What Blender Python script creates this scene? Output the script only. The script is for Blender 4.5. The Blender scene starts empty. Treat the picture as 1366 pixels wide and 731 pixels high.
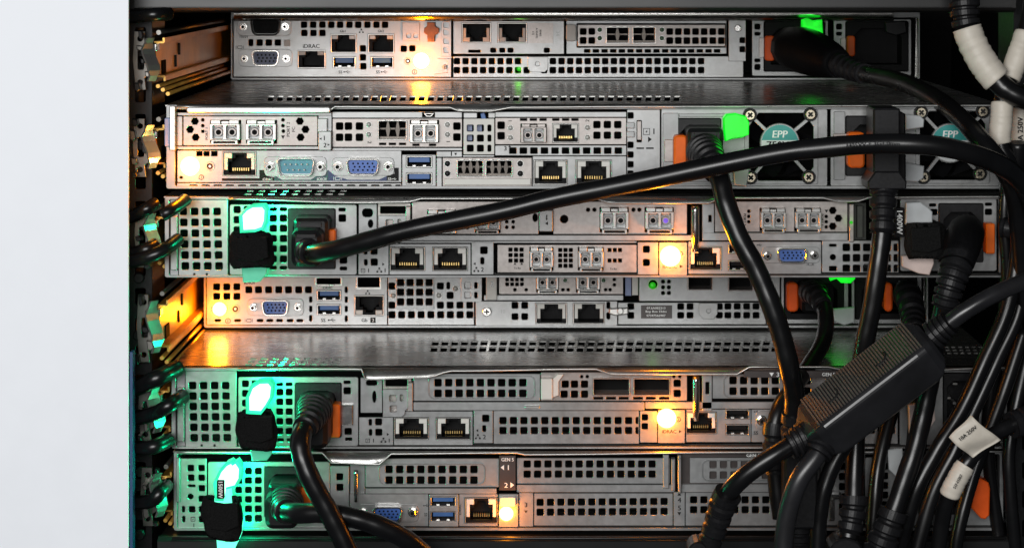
import bpy, math, random
from mathutils import Vector
from mathutils.geometry import tessellate_polygon, delaunay_2d_cdt
random.seed(11)
SC = bpy.context.scene
COL = SC.collection

# ------------------------------------------------------------------ camera
F, CX, CY = 3035.0, 723.0, 365.5          # focal length and principal point, photo pixels
TILT = math.atan(415.0 / F)
DIST, HGT = 1.187, 0.45                   # camera to the rear faces, camera height (m)
cam_d = bpy.data.cameras.new('camera')
cam_d.sensor_width = 36.0
cam_d.lens = F / 1366.0 * 36.0
cam_d.shift_x = (683.0 - CX) / 1366.0
cam_d.clip_start = 0.05
cam_d.clip_end = 50.0
cam = bpy.data.objects.new('camera', cam_d)
COL.objects.link(cam)
cam.location = (0, -DIST, HGT)
cam.rotation_euler = (math.pi / 2 - TILT, 0, 0)
SC.camera = cam

# ------------------------------------------------------------------ light
world = bpy.data.worlds.new('World')
SC.world = world
world.use_nodes = True
bg = world.node_tree.nodes['Background']
bg.inputs[0].default_value = (0.75, 0.85, 1.0, 1)
bg.inputs[1].default_value = 0.035

def area(name, loc, target, sx, sy, power, col):
    l = bpy.data.lights.new(name, 'AREA')
    l.shape = 'RECTANGLE'; l.size = sx; l.size_y = sy
    l.energy = power; l.color = col
    o = bpy.data.objects.new(name, l)
    COL.objects.link(o)
    o.location = loc
    o.rotation_euler = (Vector(target) - Vector(loc)).to_track_quat('-Z', 'Y').to_euler()
    return o
area('room_lamp', (-0.34, -1.70, 0.64), (-0.05, 0, 0.28), 1.1, 0.55, 27, (1.0, 0.995, 0.985))

SC.view_settings.view_transform = 'Standard'
SC.view_settings.look = 'None'
SC.view_settings.gamma = 1.0
SC.view_settings.exposure = 0.0
SC.cycles.use_denoising = True
SC.cycles.max_bounces = 6
SC.cycles.sample_clamp_indirect = 3.0

# ------------------------------------------------------------------ geometry of the place, measured off the photograph
ST, CT = math.sin(TILT), math.cos(TILT)
def U(px, py, d=0.0):
    """point of the vertical plane y = d seen at a photo pixel"""
    a, v = (px - CX) / F, (py - CY) / F
    t = (DIST + d) / (CT - v * ST)
    return Vector((a * t, d, HGT + (-ST - v * CT) * t))
def UH(px, py, z):
    """point of the horizontal plane at height z seen at a photo pixel"""
    a, v = (px - CX) / F, (py - CY) / F
    t = (z - HGT) / (-ST - v * CT)
    return Vector((a * t, -DIST + (CT - v * ST) * t, z))
def PXM(d=0.0):
    return (DIST + d) / F                 # metres per photo pixel at depth d
def on(d):
    """mapping of (px, py, offset in mm, positive = deeper) on the plane at depth d"""
    def f(px, py, o):
        p = U(px, py, d)
        return Vector((p.x, d + o * 0.001, p.z))
    return f

# ------------------------------------------------------------------ materials
MATS = {}
def nodes_of(m):
    m.use_nodes = True
    nt = m.node_tree
    return nt, nt.nodes, nt.links, nt.nodes['Principled BSDF']
def mat(name, col, metal=0.0, rough=0.5, var=0.08, scale=220.0, bump=0.0, rvar=0.08, spec=0.5, stretch=(1, 1, 1), emit=None, es=0.0, trans=0.0, grime=0.0):
    m = bpy.data.materials.new(name)
    nt, N, L, P = nodes_of(m)
    tc = N.new('ShaderNodeNewGeometry')
    mp = N.new('ShaderNodeMapping'); mp.inputs['Scale'].default_value = stretch
    L.new(tc.outputs['Position'], mp.inputs['Vector'])
    nz = N.new('ShaderNodeTexNoise'); nz.inputs['Scale'].default_value = scale; nz.inputs['Detail'].default_value = 6
    L.new(mp.outputs[0], nz.inputs['Vector'])
    cr = N.new('ShaderNodeValToRGB')
    c0 = [max(0, c * (1 - var)) for c in col]; c1 = [min(1, c * (1 + var)) for c in col]
    cr.color_ramp.elements[0].color = (*c0, 1); cr.color_ramp.elements[0].position = 0.3
    cr.color_ramp.elements[1].color = (*c1, 1); cr.color_ramp.elements[1].position = 0.7
    L.new(nz.outputs['Fac'], cr.inputs['Fac'])
    out = cr.outputs[0]
    if grime > 0:
        n2 = N.new('ShaderNodeTexNoise'); n2.inputs['Scale'].default_value = 34; n2.inputs['Detail'].default_value = 8; n2.inputs['Roughness'].default_value = 0.7
        L.new(tc.outputs['Position'], n2.inputs['Vector'])
        r2 = N.new('ShaderNodeValToRGB')
        r2.color_ramp.elements[0].position = 0.35; r2.color_ramp.elements[0].color = (1 - grime, 1 - grime * 1.05, 1 - grime * 1.15, 1)
        r2.color_ramp.elements[1].position = 0.62; r2.color_ramp.elements[1].color = (1, 1, 1, 1)
        L.new(n2.outputs['Fac'], r2.inputs['Fac'])
        mx = N.new('ShaderNodeMixRGB'); mx.blend_type = 'MULTIPLY'; mx.inputs[0].default_value = 1
        L.new(out, mx.inputs[1]); L.new(r2.outputs[0], mx.inputs[2])
        out = mx.outputs[0]
    L.new(out, P.inputs['Base Color'])
    mr = N.new('ShaderNodeMapRange')
    mr.inputs['To Min'].default_value = max(0.03, rough - rvar); mr.inputs['To Max'].default_value = min(1, rough + rvar)
    L.new(nz.outputs['Fac'], mr.inputs['Value'])
    L.new(mr.outputs[0], P.inputs['Roughness'])
    P.inputs['Metallic'].default_value = metal
    P.inputs['Specular IOR Level'].default_value = spec
    if trans: P.inputs['Transmission Weight'].default_value = trans
    if bump:
        b = N.new('ShaderNodeBump'); b.inputs['Strength'].default_value = bump; b.inputs['Distance'].default_value = 0.0004
        L.new(nz.outputs['Fac'], b.inputs['Height']); L.new(b.outputs[0], P.inputs['Normal'])
    if emit:
        P.inputs['Emission Color'].default_value = (*emit, 1); P.inputs['Emission Strength'].default_value = es
    MATS[name] = m
    return m
STEEL = mat('galvanised_steel', (0.315, 0.32, 0.322), 0.5, 0.35, 0.06, 300, 0.04, grime=0.2)
STEEL2 = mat('dull_zinc_steel', (0.25, 0.256, 0.258), 0.6, 0.40, 0.08, 260, 0.04, grime=0.16)
LID = mat('rolled_sheet_steel', (0.38, 0.38, 0.37), 0.88, 0.27, 0.10, 90, 0.01, 0.09, stretch=(0.5, 1.2, 1), grime=0.28)
NICKEL = mat('warm_nickel_bracket', (0.335, 0.308, 0.294), 0.5, 0.36, 0.10, 420, 0.05, grime=0.2)
BRIGHT = mat('bright_tin', (0.44, 0.435, 0.42), 0.85, 0.3, 0.05, 200)
HEM = mat('rolled_hem', (0.46, 0.46, 0.445), 0.7, 0.3, 0.04, 200)
CHROME = mat('polished_steel', (0.60, 0.59, 0.57), 1.0, 0.2, 0.04, 200)
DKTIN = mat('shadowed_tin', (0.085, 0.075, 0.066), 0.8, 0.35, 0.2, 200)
POSTM = mat('satin_lock_post', (0.42, 0.41, 0.39), 0.6, 0.34, 0.05, 200)
GOLD = mat('gold_contact', (0.75, 0.52, 0.2), 1.0, 0.3, 0.05, 200)
RAILM = mat('zinc_plated_rail', (0.15, 0.145, 0.135), 0.9, 0.36, 0.12, 120, 0.05, 0.1, stretch=(1, 0.2, 1), grime=0.25)
GOLDTONE = mat('gold_toned_rail', (0.62, 0.36, 0.075), 0.55, 0.34, 0.16, 50, 0.05, 0.1, stretch=(1, 0.4, 1), grime=0.35)  # gold base colour for the left rail channels and lower guide ridges
BLACKM = mat('black_painted_steel', (0.009, 0.0095, 0.0105), 0.0, 0.36, 0.2, 500, 0.08, grime=0.2, spec=0.22)
TOPBLK = mat('charcoal_powder_coat', (0.012, 0.0122, 0.0125), 0.0, 0.36, 0.15, 60, 0.02, stretch=(0.2, 1, 1), grime=0.3, spec=0.3)
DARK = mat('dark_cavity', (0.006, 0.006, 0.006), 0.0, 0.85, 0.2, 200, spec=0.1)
BRDK = mat('circuit_board_dark', (0.02, 0.022, 0.016), 0.0, 0.6, 0.5, 300)
PLAST = mat('black_plastic', (0.0035, 0.0035, 0.004), 0.0, 0.5, 0.2, 400, 0.06, spec=0.1)
PLAST2 = mat('charcoal_plastic', (0.010, 0.010, 0.0112), 0.0, 0.38, 0.2, 700, 0.08, grime=0.2, spec=0.2)
RUBBER = mat('black_cable_jacket', (0.005, 0.005, 0.0055), 0.0, 0.30, 0.25, 38, 0.012, 0.13, grime=0.3, spec=0.42)
RUBBER2 = mat('dusty_cable_jacket', (0.016, 0.016, 0.018), 0.0, 0.33, 0.25, 38, 0.012, 0.13, grime=0.3)
VELCRO = mat('black_loop_fabric', (0.007, 0.007, 0.007), 0.0, 0.95, 0.6, 1500, 1.0, spec=0.1)
ORANGE = mat('orange_plastic', (0.72, 0.125, 0.008), 0.0, 0.42, 0.08, 200, spec=0.2)
ORANGE2 = mat('red_orange_plastic', (0.66, 0.085, 0.008), 0.0, 0.42, 0.08, 200, spec=0.2)
BLUE = mat('blue_usb_plastic', (0.025, 0.10, 0.30), 0.0, 0.42, 0.1, 200)
VBLUE = mat('blue_connector_plastic', (0.04, 0.12, 0.42), 0.0, 0.4, 0.1, 200)
DBLUE = mat('dark_blue_connector', (0.012, 0.025, 0.10), 0.0, 0.4, 0.1, 200)
TEALC = mat('teal_connector_plastic', (0.05, 0.25, 0.33), 0.0, 0.4, 0.1, 200)
DTEAL = mat('dark_teal_print', (0.012, 0.06, 0.07), 0.0, 0.5, 0.1, 200)
NAVY = mat('navy_print', (0.015, 0.035, 0.12), 0.0, 0.5, 0.1, 200)
PALEB = mat('pale_blue_plastic', (0.20, 0.25, 0.42), 0.0, 0.4, 0.1, 200)
WHITEP = mat('white_plastic', (0.60, 0.59, 0.55), 0.0, 0.45, 0.05, 200)
LABEL = mat('white_label_vinyl', (0.60, 0.555, 0.48), 0.0, 0.5, 0.06, 160, 0.25, grime=0.15)
PRINT = mat('dark_print', (0.015, 0.015, 0.015), 0.0, 0.6, 0.1, 200, spec=0.1)
WPRINT = mat('white_print', (0.75, 0.76, 0.74), 0.0, 0.6, 0.05, 200)
BROWN = mat('dark_brown_label', (0.035, 0.026, 0.024), 0.0, 0.4, 0.1, 200)
BRASS = mat('brass_screw', (0.62, 0.55, 0.42), 1.0, 0.28, 0.06, 300)
EPPT = mat('teal_sticker', (0.02, 0.26, 0.24), 0.0, 0.4, 0.05, 200)
EPPW = mat('grey_sticker', (0.55, 0.57, 0.57), 0.0, 0.4, 0.05, 200)
PALE = mat('pale_panel_paint', (0.885, 0.915, 0.965), 0.0, 0.6, 0.015, 60)
BLUEP = mat('blue_trim_paint', (0.01, 0.045, 0.14), 0.0, 0.45, 0.1, 100)
TABM = mat('frosted_clear_tab', (0.42, 0.44, 0.45), 0.0, 0.32, 0.08, 120, 0.1, grime=0.15)
TABP = mat('frosted_pink_tab', (0.62, 0.50, 0.46), 0.0, 0.32, 0.08, 120, 0.1, grime=0.15)
RIBP = mat('ribbed_grey_plastic', (0.075, 0.064, 0.056), 0.0, 0.6, 0.2, 600, 0.2, grime=0.3)
BRNPLUG = mat('brown_contact_block', (0.16, 0.09, 0.06), 0.1, 0.5, 0.25, 300)
LEDOFF = mat('unlit_light_pipe', (0.34, 0.34, 0.32), 0.1, 0.3, 0.1, 200)
LEDGRN = mat('dark_green_light_pipe', (0.05, 0.12, 0.06), 0.0, 0.3, 0.1, 200)
def glow(name, col, s, v=0.4):
    m = mat(name, [0.25 * c for c in col], 0, 0.4, 0.02, emit=col, es=s)
    nt, N, L, P = nodes_of(m)
    g = N.new('ShaderNodeNewGeometry'); nz = N.new('ShaderNodeTexNoise'); nz.inputs['Scale'].default_value = 130; nz.inputs['Detail'].default_value = 3
    mr = N.new('ShaderNodeMapRange'); mr.inputs['From Min'].default_value = .35; mr.inputs['From Max'].default_value = .65
    mr.inputs['To Min'].default_value = s * (1 - v); mr.inputs['To Max'].default_value = s * (1 + v * .8)
    L.new(g.outputs['Position'], nz.inputs['Vector']); L.new(nz.outputs['Fac'], mr.inputs['Value']); L.new(mr.outputs[0], P.inputs['Emission Strength'])
    return m
AMBER = glow('amber_lamp', (1.0, 0.50, 0.06), 20.0, 0.0)
GREEN = glow('green_lit_plastic', (0.004, 0.9, 0.02), 0.8)
GREENS = glow('green_lamp', (0.05, 1.0, 0.03), 0.3)
TEALG = glow('mint_lit_plastic', (0.02, 1.0, 0.46), 0.95)
TEALC2 = glow('mint_hot_core', (0.42, 1.0, 0.74), 3.2, 0.15)
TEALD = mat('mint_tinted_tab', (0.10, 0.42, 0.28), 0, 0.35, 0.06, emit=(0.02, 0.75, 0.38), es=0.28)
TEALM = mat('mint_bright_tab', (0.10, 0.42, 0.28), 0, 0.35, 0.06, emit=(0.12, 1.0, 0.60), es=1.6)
VIOLET = glow('violet_laser', (0.25, 0.10, 0.9), 0.8)

# ------------------------------------------------------------------ object helpers
WL = {}
def tag(o, label=None, cat=None, group=None, kind=None):
    if label: o['label'] = label
    if cat: o['category'] = cat
    if group: o['group'] = group
    if kind: o['kind'] = kind
    return o
def thing(name, loc, label, cat, group=None):
    o = bpy.data.objects.new(name, None)
    o.empty_display_size = 0.02
    COL.objects.link(o)
    o.location = loc
    WL[o] = Vector(loc)
    return tag(o, label, cat, group)
def link(name, me, center, parent=None):
    o = bpy.data.objects.new(name, me)
    COL.objects.link(o)
    WL[o] = Vector(center)
    if parent is not None:
        o.parent = parent
        o.location = WL[o] - WL[parent]
    else:
        o.location = center
    return o
def rr(x0, y0, x1, y1, r=1.5, n=3):
    """rounded rectangle in photo pixels"""
    r = min(r, (x1 - x0) * 0.49, (y1 - y0) * 0.49)
    if r <= 0.05:
        return [(x0, y0), (x1, y0), (x1, y1), (x0, y1)]
    out = []
    for cx, cy, a0 in ((x1 - r, y0 + r, -90), (x1 - r, y1 - r, 0), (x0 + r, y1 - r, 90), (x0 + r, y0 + r, 180)):
        for i in range(n):
            a = math.radians(a0 + 90 * i / (n - 1))
            out.append((cx + r * math.cos(a), cy + r * math.sin(a)))
    return out
def ngon(cx, cy, r, n=16, ph=0.0, ry=None):
    ry = ry or r
    return [(cx + r * math.cos(ph + 2 * math.pi * i / n), cy + ry * math.sin(ph + 2 * math.pi * i / n)) for i in range(n)]
def area2(p):
    return sum(p[i][0] * p[(i + 1) % len(p)][1] - p[(i + 1) % len(p)][0] * p[i][1] for i in range(len(p)))
def grow(p, g):
    """offset a polygon outwards by g"""
    s = 1 if area2(p) > 0 else -1
    n = len(p); out = []
    for i in range(n):
        a, b, c = Vector(p[i - 1]), Vector(p[i]), Vector(p[(i + 1) % n])
        e1, e2 = (b - a), (c - b)
        if e1.length < 1e-6 or e2.length < 1e-6:
            out.append(tuple(b)); continue
        e1.normalize(); e2.normalize()
        n1, n2 = Vector((e1.y, -e1.x)) * s, Vector((e2.y, -e2.x)) * s
        m = n1 + n2
        if m.length < 1e-4:
            out.append(tuple(b)); continue
        m.normalize()
        out.append(tuple(b + m * (g / max(0.4, m.dot(n1)))))
    return out
def inside(p, x, y):
    c = False; n = len(p)
    for i in range(n):
        (xa, ya), (xb, yb) = p[i], p[i - 1]
        if (ya > y) != (yb > y) and x < (xb - xa) * (y - ya) / (yb - ya) + xa: c = not c
    return c
def cdt_tris(polys):
    V, E = [], []
    for p in polys:
        b = len(V); n = len(p)
        V += [Vector(v) for v in p]; E += [(b + i, b + (i + 1) % n) for i in range(n)]
    vo, eo, fo, ov, oe, of = delaunay_2d_cdt(V, E, [], 0, 1e-5)
    B = [(min(v[0] for v in p), min(v[1] for v in p), max(v[0] for v in p), max(v[1] for v in p)) for p in polys]
    out = []
    for f in fo:
        if len(f) != 3 or any(not ov[i] for i in f): continue
        x = sum(vo[i].x for i in f) / 3; y = sum(vo[i].y for i in f) / 3
        if not inside(polys[0], x, y): continue
        if any(b[0] < x < b[2] and b[1] < y < b[3] and inside(h, x, y) for h, b in zip(polys[1:], B[1:])): continue
        out.append([ov[i][0] for i in f])
    return out
class MB:
    def __init__(s, mp):
        s.mp = mp if callable(mp) else on(mp)
        s.V, s.Fa, s.S, s.M = [], [], [], []
        s.mats = []
        s.cur = 0
    def use(s, m):
        if m not in s.mats: s.mats.append(m)
        s.cur = s.mats.index(m)
        return s
    def vert(s, p):
        s.V.append(Vector(p)); return len(s.V) - 1
    def face(s, idx, smooth=False):
        s.Fa.append(tuple(idx)); s.S.append(smooth); s.M.append(s.cur)
    def ring(s, poly, o):
        return [s.vert(s.mp(x, y, o)) for x, y in poly]
    def bridge(s, a, b, smooth=False, closed=True):
        n = len(a)
        for i in range(n if closed else n - 1):
            j = (i + 1) % n
            s.face((a[i], a[j], b[j], b[i]), smooth)
    def prism(s, poly, o0, o1, c=0.0, back=True, smooth=False, taper=0.0):
        """poly extruded from o0 (front, mm) to o1; c = chamfer in px; taper grows the back"""
        pxm = 0.39
        if c > 0:
            f = s.ring(grow(poly, -c), o0); m = s.ring(poly, o0 + c * pxm)
            s.face(f); s.bridge(f, m, smooth)
        else:
            m = s.ring(poly, o0); s.face(m)
        b = s.ring(grow(poly, taper) if taper else poly, o1)
        s.bridge(m, b, smooth)
        if back: s.face(b[::-1])
        return s
    def box(s, x0, y0, x1, y1, o0, o1, c=0.0, r=0.0):
        return s.prism(rr(x0, y0, x1, y1, r), o0, o1, c)
    def cyl(s, cx, cy, r, o0, o1, n=18, c=0.0):
        return s.prism(ngon(cx, cy, r, n), o0, o1, c)
    def dome(s, cx, cy, r, o0, h, n=18, k=5):
        prev = s.ring(ngon(cx, cy, r, n), o0)
        for i in range(1, k):
            a = math.pi / 2 * i / k
            cur = s.ring(ngon(cx, cy, r * math.cos(a), n), o0 - h * math.sin(a))
            s.bridge(prev, cur, True); prev = cur
        t = s.vert(s.mp(cx, cy, o0 - h))
        for i in range(n): s.face((prev[i], prev[(i + 1) % n], t), True)
        return s
    def tess(s, polys, o, flip=False):
        P = [[Vector((x, -y, 0)) for x, y in p] for p in polys]
        tri = tessellate_polygon(P) if len(polys) < 40 else cdt_tris(polys)
        idx = []
        for p in polys: idx += s.ring(p, o)
        for t in tri:
            s.face([idx[i] for i in (t[::-1] if flip else t)])
        k = 0; rings = []
        for p in polys:
            rings.append(idx[k:k + len(p)]); k += len(p)
        return rings
    def plate(s, outer, holes, o0, th, c=0.5):
        """sheet with real openings: front at o0 mm, thickness th mm, rims chamfered by c px"""
        f = s.tess([grow(outer, -c)] + [grow(h, c) for h in holes], o0)
        for k, p in enumerate([outer] + list(holes)):
            m = s.ring(p, o0 + c * 0.39)
            b = s.ring(p, o0 + th)
            s.bridge(f[k], m); s.bridge(m, b)
        s.tess([outer] + list(holes), o0 + th, True)
        return s
    def tube(s, pts, rad, n=14, caps=True, smooth=True, flat=1.0):
        """swept round section through world points"""
        R = rad if hasattr(rad, '__len__') else [rad] * len(pts)
        up = Vector((0.31, -0.9, 0.23)).normalized()
        prev = None; N0 = None; first = None
        for i, p in enumerate(pts):
            t = (pts[min(i + 1, len(pts) - 1)] - pts[max(i - 1, 0)])
            t.normalize()
            if N0 is None: N0 = (up - t * up.dot(t)).normalized()
            else: N0 = (N0 - t * N0.dot(t)).normalized()
            B = t.cross(N0)
            ring = [s.vert(p + (N0 * math.cos(2 * math.pi * k / n) * flat + B * math.sin(2 * math.pi * k / n)) * R[i]) for k in range(n)]
            if prev: s.bridge(prev, ring, smooth)
            else: first = ring
            prev = ring
        if caps: s.face(first[::-1]); s.face(prev)
        return s
    def hexa(s, c, ax, ay, az):
        """box about c with half-axis vectors"""
        q = [s.vert(c + ax * i + ay * j + az * k) for k in (-1, 1) for i, j in ((-1, -1), (1, -1), (1, 1), (-1, 1))]
        for f in ((0, 1, 2, 3), (7, 6, 5, 4), (0, 4, 5, 1), (1, 5, 6, 2), (2, 6, 7, 3), (3, 7, 4, 0)):
            s.face([q[i] for i in f])
        return s
    def build(s, name, m=None, parent=None, label=None):
        if m is not None and not s.mats: s.mats = [m]
        lo = Vector([min(v[i] for v in s.V) for i in range(3)]); hi = Vector([max(v[i] for v in s.V) for i in range(3)])
        c = (lo + hi) / 2
        me = bpy.data.meshes.new(name)
        me.from_pydata([v - c for v in s.V], [], s.Fa)
        for mm in s.mats: me.materials.append(mm)
        me.polygons.foreach_set('use_smooth', s.S)
        me.polygons.foreach_set('material_index', s.M)
        me.update()
        o = link(name, me, c, parent)
        if label: o['label'] = label
        return o
def spline(P, k=8):
    """Catmull-Rom through 3D points"""
    out = []
    Q = [P[0] * 2 - P[1]] + list(P) + [P[-1] * 2 - P[-2]]
    for i in range(1, len(Q) - 2):
        a, b, c, d = Q[i - 1:i + 3]
        for j in range(k):
            t = j / k
            out.append(0.5 * ((2 * b) + (c - a) * t + (2 * a - 5 * b + 4 * c - d) * t * t + (3 * b - a - 3 * c + d) * t ** 3))
    out.append(P[-1].copy())
    return out
FONT = None
def text_mesh(txt):
    cu = bpy.data.curves.new('lettering', 'FONT')
    cu.body = txt; cu.size = 1.0; cu.align_x = 'CENTER'; cu.align_y = 'CENTER'
    cu.resolution_u = 2
    o = bpy.data.objects.new('lettering', cu)
    me = bpy.data.meshes.new_from_object(o)
    V = [v.co.copy() for v in me.vertices]; Fc = [tuple(p.vertices) for p in me.polygons]
    bpy.data.objects.remove(o); bpy.data.curves.remove(cu); bpy.data.meshes.remove(me)
    return V, Fc
TC = {}
def lettering(mp, txt, cx, cy, h, off, m, parent, rot=0.0, sx=1.0, shear=0.0, bold=0.0):
    bold = max(bold, h * .075)
    """printed letters, cap height h px, centred on a photo pixel, rot in degrees clockwise"""
    if txt not in TC: TC[txt] = text_mesh(txt)
    V, Fc = TC[txt]
    if not V: return None
    mb = MB(mp)
    k = h / 0.70
    xs = [v.x for v in V]; ys = [v.y for v in V]
    mx, my = (min(xs) + max(xs)) / 2, (min(ys) + max(ys)) / 2
    a = math.radians(rot); ca, sa = math.cos(a), math.sin(a)
    for layer in range(1 if not bold else 2):
        b0 = len(mb.V)
        for v in V:
            x, y = (v.x - mx + shear * (v.y - my)) * k * sx + layer * bold, -(v.y - my) * k
            mb.vert(mb.mp(cx + x * ca - y * sa, cy + x * sa + y * ca, off - layer * 0.02))
        for f in Fc: mb.face([i + b0 for i in f])
    return mb.build('lettering', m, parent)
def grid(x0, y0, nx, ny, dx, dy, w, h=None, r=1.6, sx=0.0, sy=0.0, skip=()):
    h = h or w
    return [rr(x0 + i * dx + j * sx - w / 2, y0 + j * dy + i * sy - h / 2, x0 + i * dx + j * sx + w / 2, y0 + j * dy + i * sy + h / 2, r)
            for j in range(ny) for i in range(nx) if (i, j) not in skip and (i, None) not in skip]
def sq(*pts, w=8.0, h=None, r=1.6):
    h = h or w
    return [rr(x - w / 2, y - h / 2, x + w / 2, y + h / 2, r) for x, y in pts]
def hx(*pts, r=5.1):
    return [ngon(x, y, r, 6) for x, y in pts]
def dots(*pts, r=2.2):
    return [ngon(x, y, r, 10) for x, y in pts]
def bbox(p):
    xs = [a[0] for a in p]; ys = [a[1] for a in p]
    return min(xs), min(ys), max(xs), max(ys)

# ------------------------------------------------------------------ servers: chassis, ports, lamps
def touch(a, b, g=0.5):
    A, B = bbox(a), bbox(b)
    return A[0] < B[2] + g and B[0] < A[2] + g and A[1] < B[3] + g and B[1] < A[3] + g
class Server:
    def __init__(s, label, d, x0, y0, x1, y1, deep=0.34, group='rack servers seen from behind'):
        s.d, s.x0, s.y0, s.x1, s.y1 = d, x0, y0, x1, y1
        a, b = U(x0, y1, d), U(x1, y1, d)
        s.root = thing('rack_server', ((a.x + b.x) / 2, d, a.z), label, 'server', group)
        s.cuts = []
        s.mp = on(d)
        s.deep = deep
        t = U((x0 + x1) / 2, y0, d)
        s.ztop, s.zbot = t.z, a.z
        s.xl, s.xr = U(x0, (y0 + y1) / 2, d).x, U(x1, (y0 + y1) / 2, d).x
    def mb(s, dd=0.0):
        return MB(on(s.d + dd * 0.001))
    def chassis(s, inset=(2.2, 2.2, 2.2, 2.2), m=STEEL2, lid=True, rim=-1.0):
        q = MB(s.mp)
        i = inset
        outer = rr(s.x0, s.y0, s.x1, s.y1, 3)
        q.plate(outer, [rr(s.x0 + i[0], s.y0 + i[1], s.x1 - i[2], s.y1 - i[3], 2)], rim, 6.0, 0.6)
        q.build('chassis_rim', m, s.root)
        q = MB(s.mp)
        y0, y1 = s.d + 0.0055, s.d + s.deep
        ym, yh = (y0 + y1) / 2, (y1 - y0) / 2
        zm, zh = (s.ztop + s.zbot) / 2, (s.ztop - s.zbot) / 2 - 0.0012
        for x in (s.xl + 0.0012, s.xr - 0.0012):
            q.hexa(Vector((x, ym, zm)), Vector((0.0005, 0, 0)), Vector((0, yh, 0)), Vector((0, 0, zh)))
        q.hexa(Vector(((s.xl + s.xr) / 2, ym, s.zbot + 0.0007)), Vector(((s.xr - s.xl) / 2 - 0.002, 0, 0)), Vector((0, yh, 0)), Vector((0, 0, 0.0005)))
        q.build('chassis_walls', LID, s.root)
        q = MB(s.mp)
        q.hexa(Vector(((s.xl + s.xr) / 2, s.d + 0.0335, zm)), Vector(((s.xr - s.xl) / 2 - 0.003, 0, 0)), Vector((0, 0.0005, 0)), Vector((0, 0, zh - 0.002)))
        q.build('dark_backing', DARK, s.root)  # added dark sheet that blackens the openings in place of interior shade
    def lid(s, slots=(), front=0.0, back=0.33):
        K = 2500.0
        z = s.ztop
        def mp(x, y, o): return Vector((x / K, -y / K, z - o * 0.001))
        outer = [(s.xl * K, -(s.d + front) * K), (s.xr * K, -(s.d + front) * K), (s.xr * K, -(s.d + back) * K), (s.xl * K, -(s.d + back) * K)]
        hs = []
        for p in slots:
            w = [UH(x, y, z) for x, y in p]
            hs.append([(v.x * K, -v.y * K) for v in w])
        q = MB(mp)
        q.plate(outer, hs, 0.0, 0.9, 0.4)
        q.build('lid', LID, s.root)
    def lip(s, pts, out=9.0, hem=1.1):
        """folded rear edge of the lid, following the contour seen in the photograph"""
        P = []
        for k in range(len(pts) - 1):
            (xa, ya), (xb, yb) = pts[k], pts[k + 1]
            n = max(2, int(abs(xb - xa) / 14) + 1)
            for j in range(n):
                t = j / n; e = t * t * (3 - 2 * t)
                P.append((xa + (xb - xa) * t, ya + (yb - ya) * e))
        P.append(pts[-1])
        q = MB(s.mp)
        top = [q.vert(U(x, s.y0 + 0.4, s.d) + Vector((0, 0, 0.0003))) for x, y in P]
        low = [q.vert(U(x, y, s.d - out * 0.001)) for x, y in P]
        und = [q.vert(U(x, y + 2.0, s.d - out * 0.001 + 0.001)) for x, y in P]
        bk = [q.vert(U(x, s.y0 + 2.6, s.d)) for x, y in P]
        q.bridge(top, low, True, False); q.bridge(low, und, False, False); q.bridge(und, bk, False, False)
        o = q.build('lid_lip', LID, s.root)
        q = MB(s.mp)
        q.tube([U(x, y + 0.6, s.d - out * 0.001) for x, y in P], hem * PXM(), 8)
        q.build('rolled_hem', HEM, o)
    def cut(s, p): s.cuts.append(p)
    def panel(s, x0, y0, x1, y1, holes=(), o=0.0, th=1.2, m=None, name='rear_panel', r=1.0, outer=None, c=0.55, extra=True, label=None):
        outer = outer or rr(x0 + 0.45, y0 + 0.45, x1 - 0.45, y1 - 0.45, r)
        bx = bbox(outer)
        use = []
        pool = ([p for p in s.cuts] if extra else []) + list(holes)
        for p in pool:
            b = bbox(p)
            cx_, cy_ = (b[0] + b[2]) / 2, (b[1] + b[3]) / 2
            if bx[0] < cx_ < bx[2] and bx[1] < cy_ < bx[3]:
                g = 1.15
                p = [(min(max(x, bx[0] + g), bx[2] - g), min(max(y, bx[1] + g), bx[3] - g)) for x, y in p]
                b = bbox(p)
                if b[2] - b[0] < 1.5 or b[3] - b[1] < 1.5: continue
            if b[0] < bx[0] + 1.1 or b[1] < bx[1] + 1.1 or b[2] > bx[2] - 1.1 or b[3] > bx[3] - 1.1: continue
            if any(touch(p, w, 1.0) for w in use): continue
            use.append(p)
        q = MB(s.mp); q.plate(outer, use, o, th, c)
        return q.build(name, m or STEEL, s.root, label)
    # ---- things in the panel
    def rj45(s, x0, y0, x1, y1, up=True, o=0.0, pins=True, pipes=(WHITEP, WHITEP), legs=True, name='network_port'):
        s.cut(rr(x0, y0, x1, y1, 0.6))
        w, h = x1 - x0, y1 - y0
        q = MB(s.mp)
        q.plate(rr(x0 + 0.15, y0 + 0.15, x1 - 0.15, y1 - 0.15, 0.6), [rr(x0 + 1.2, y0 + 1.2, x1 - 1.2, y1 - 1.2, 0.4)], o - 0.5, 12, 0.3)
        sh = q.build(name, BRIGHT, s.root)
        Y = (lambda t: y0 + t * h) if up else (lambda t: y1 - t * h)
        X = lambda t: x0 + t * w
        key = [(X(.17), Y(.88)), (X(.83), Y(.88)), (X(.83), Y(.42)), (X(.72), Y(.42)), (X(.72), Y(.28)), (X(.63), Y(.28)), (X(.63), Y(.14)),
               (X(.37), Y(.14)), (X(.37), Y(.28)), (X(.28), Y(.28)), (X(.28), Y(.42)), (X(.17), Y(.42))]
        q = MB(s.mp)
        q.plate(rr(x0 + 1.2, y0 + 1.2, x1 - 1.2, y1 - 1.2, 0.3), [key], o + 1.0, 9.5, 0.3)
        q.box(x0 + 1.2, y0 + 1.2, x1 - 1.2, y1 - 1.2, o + 10.6, o + 11.4)
        q.build('housing', PLAST, sh)
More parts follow.
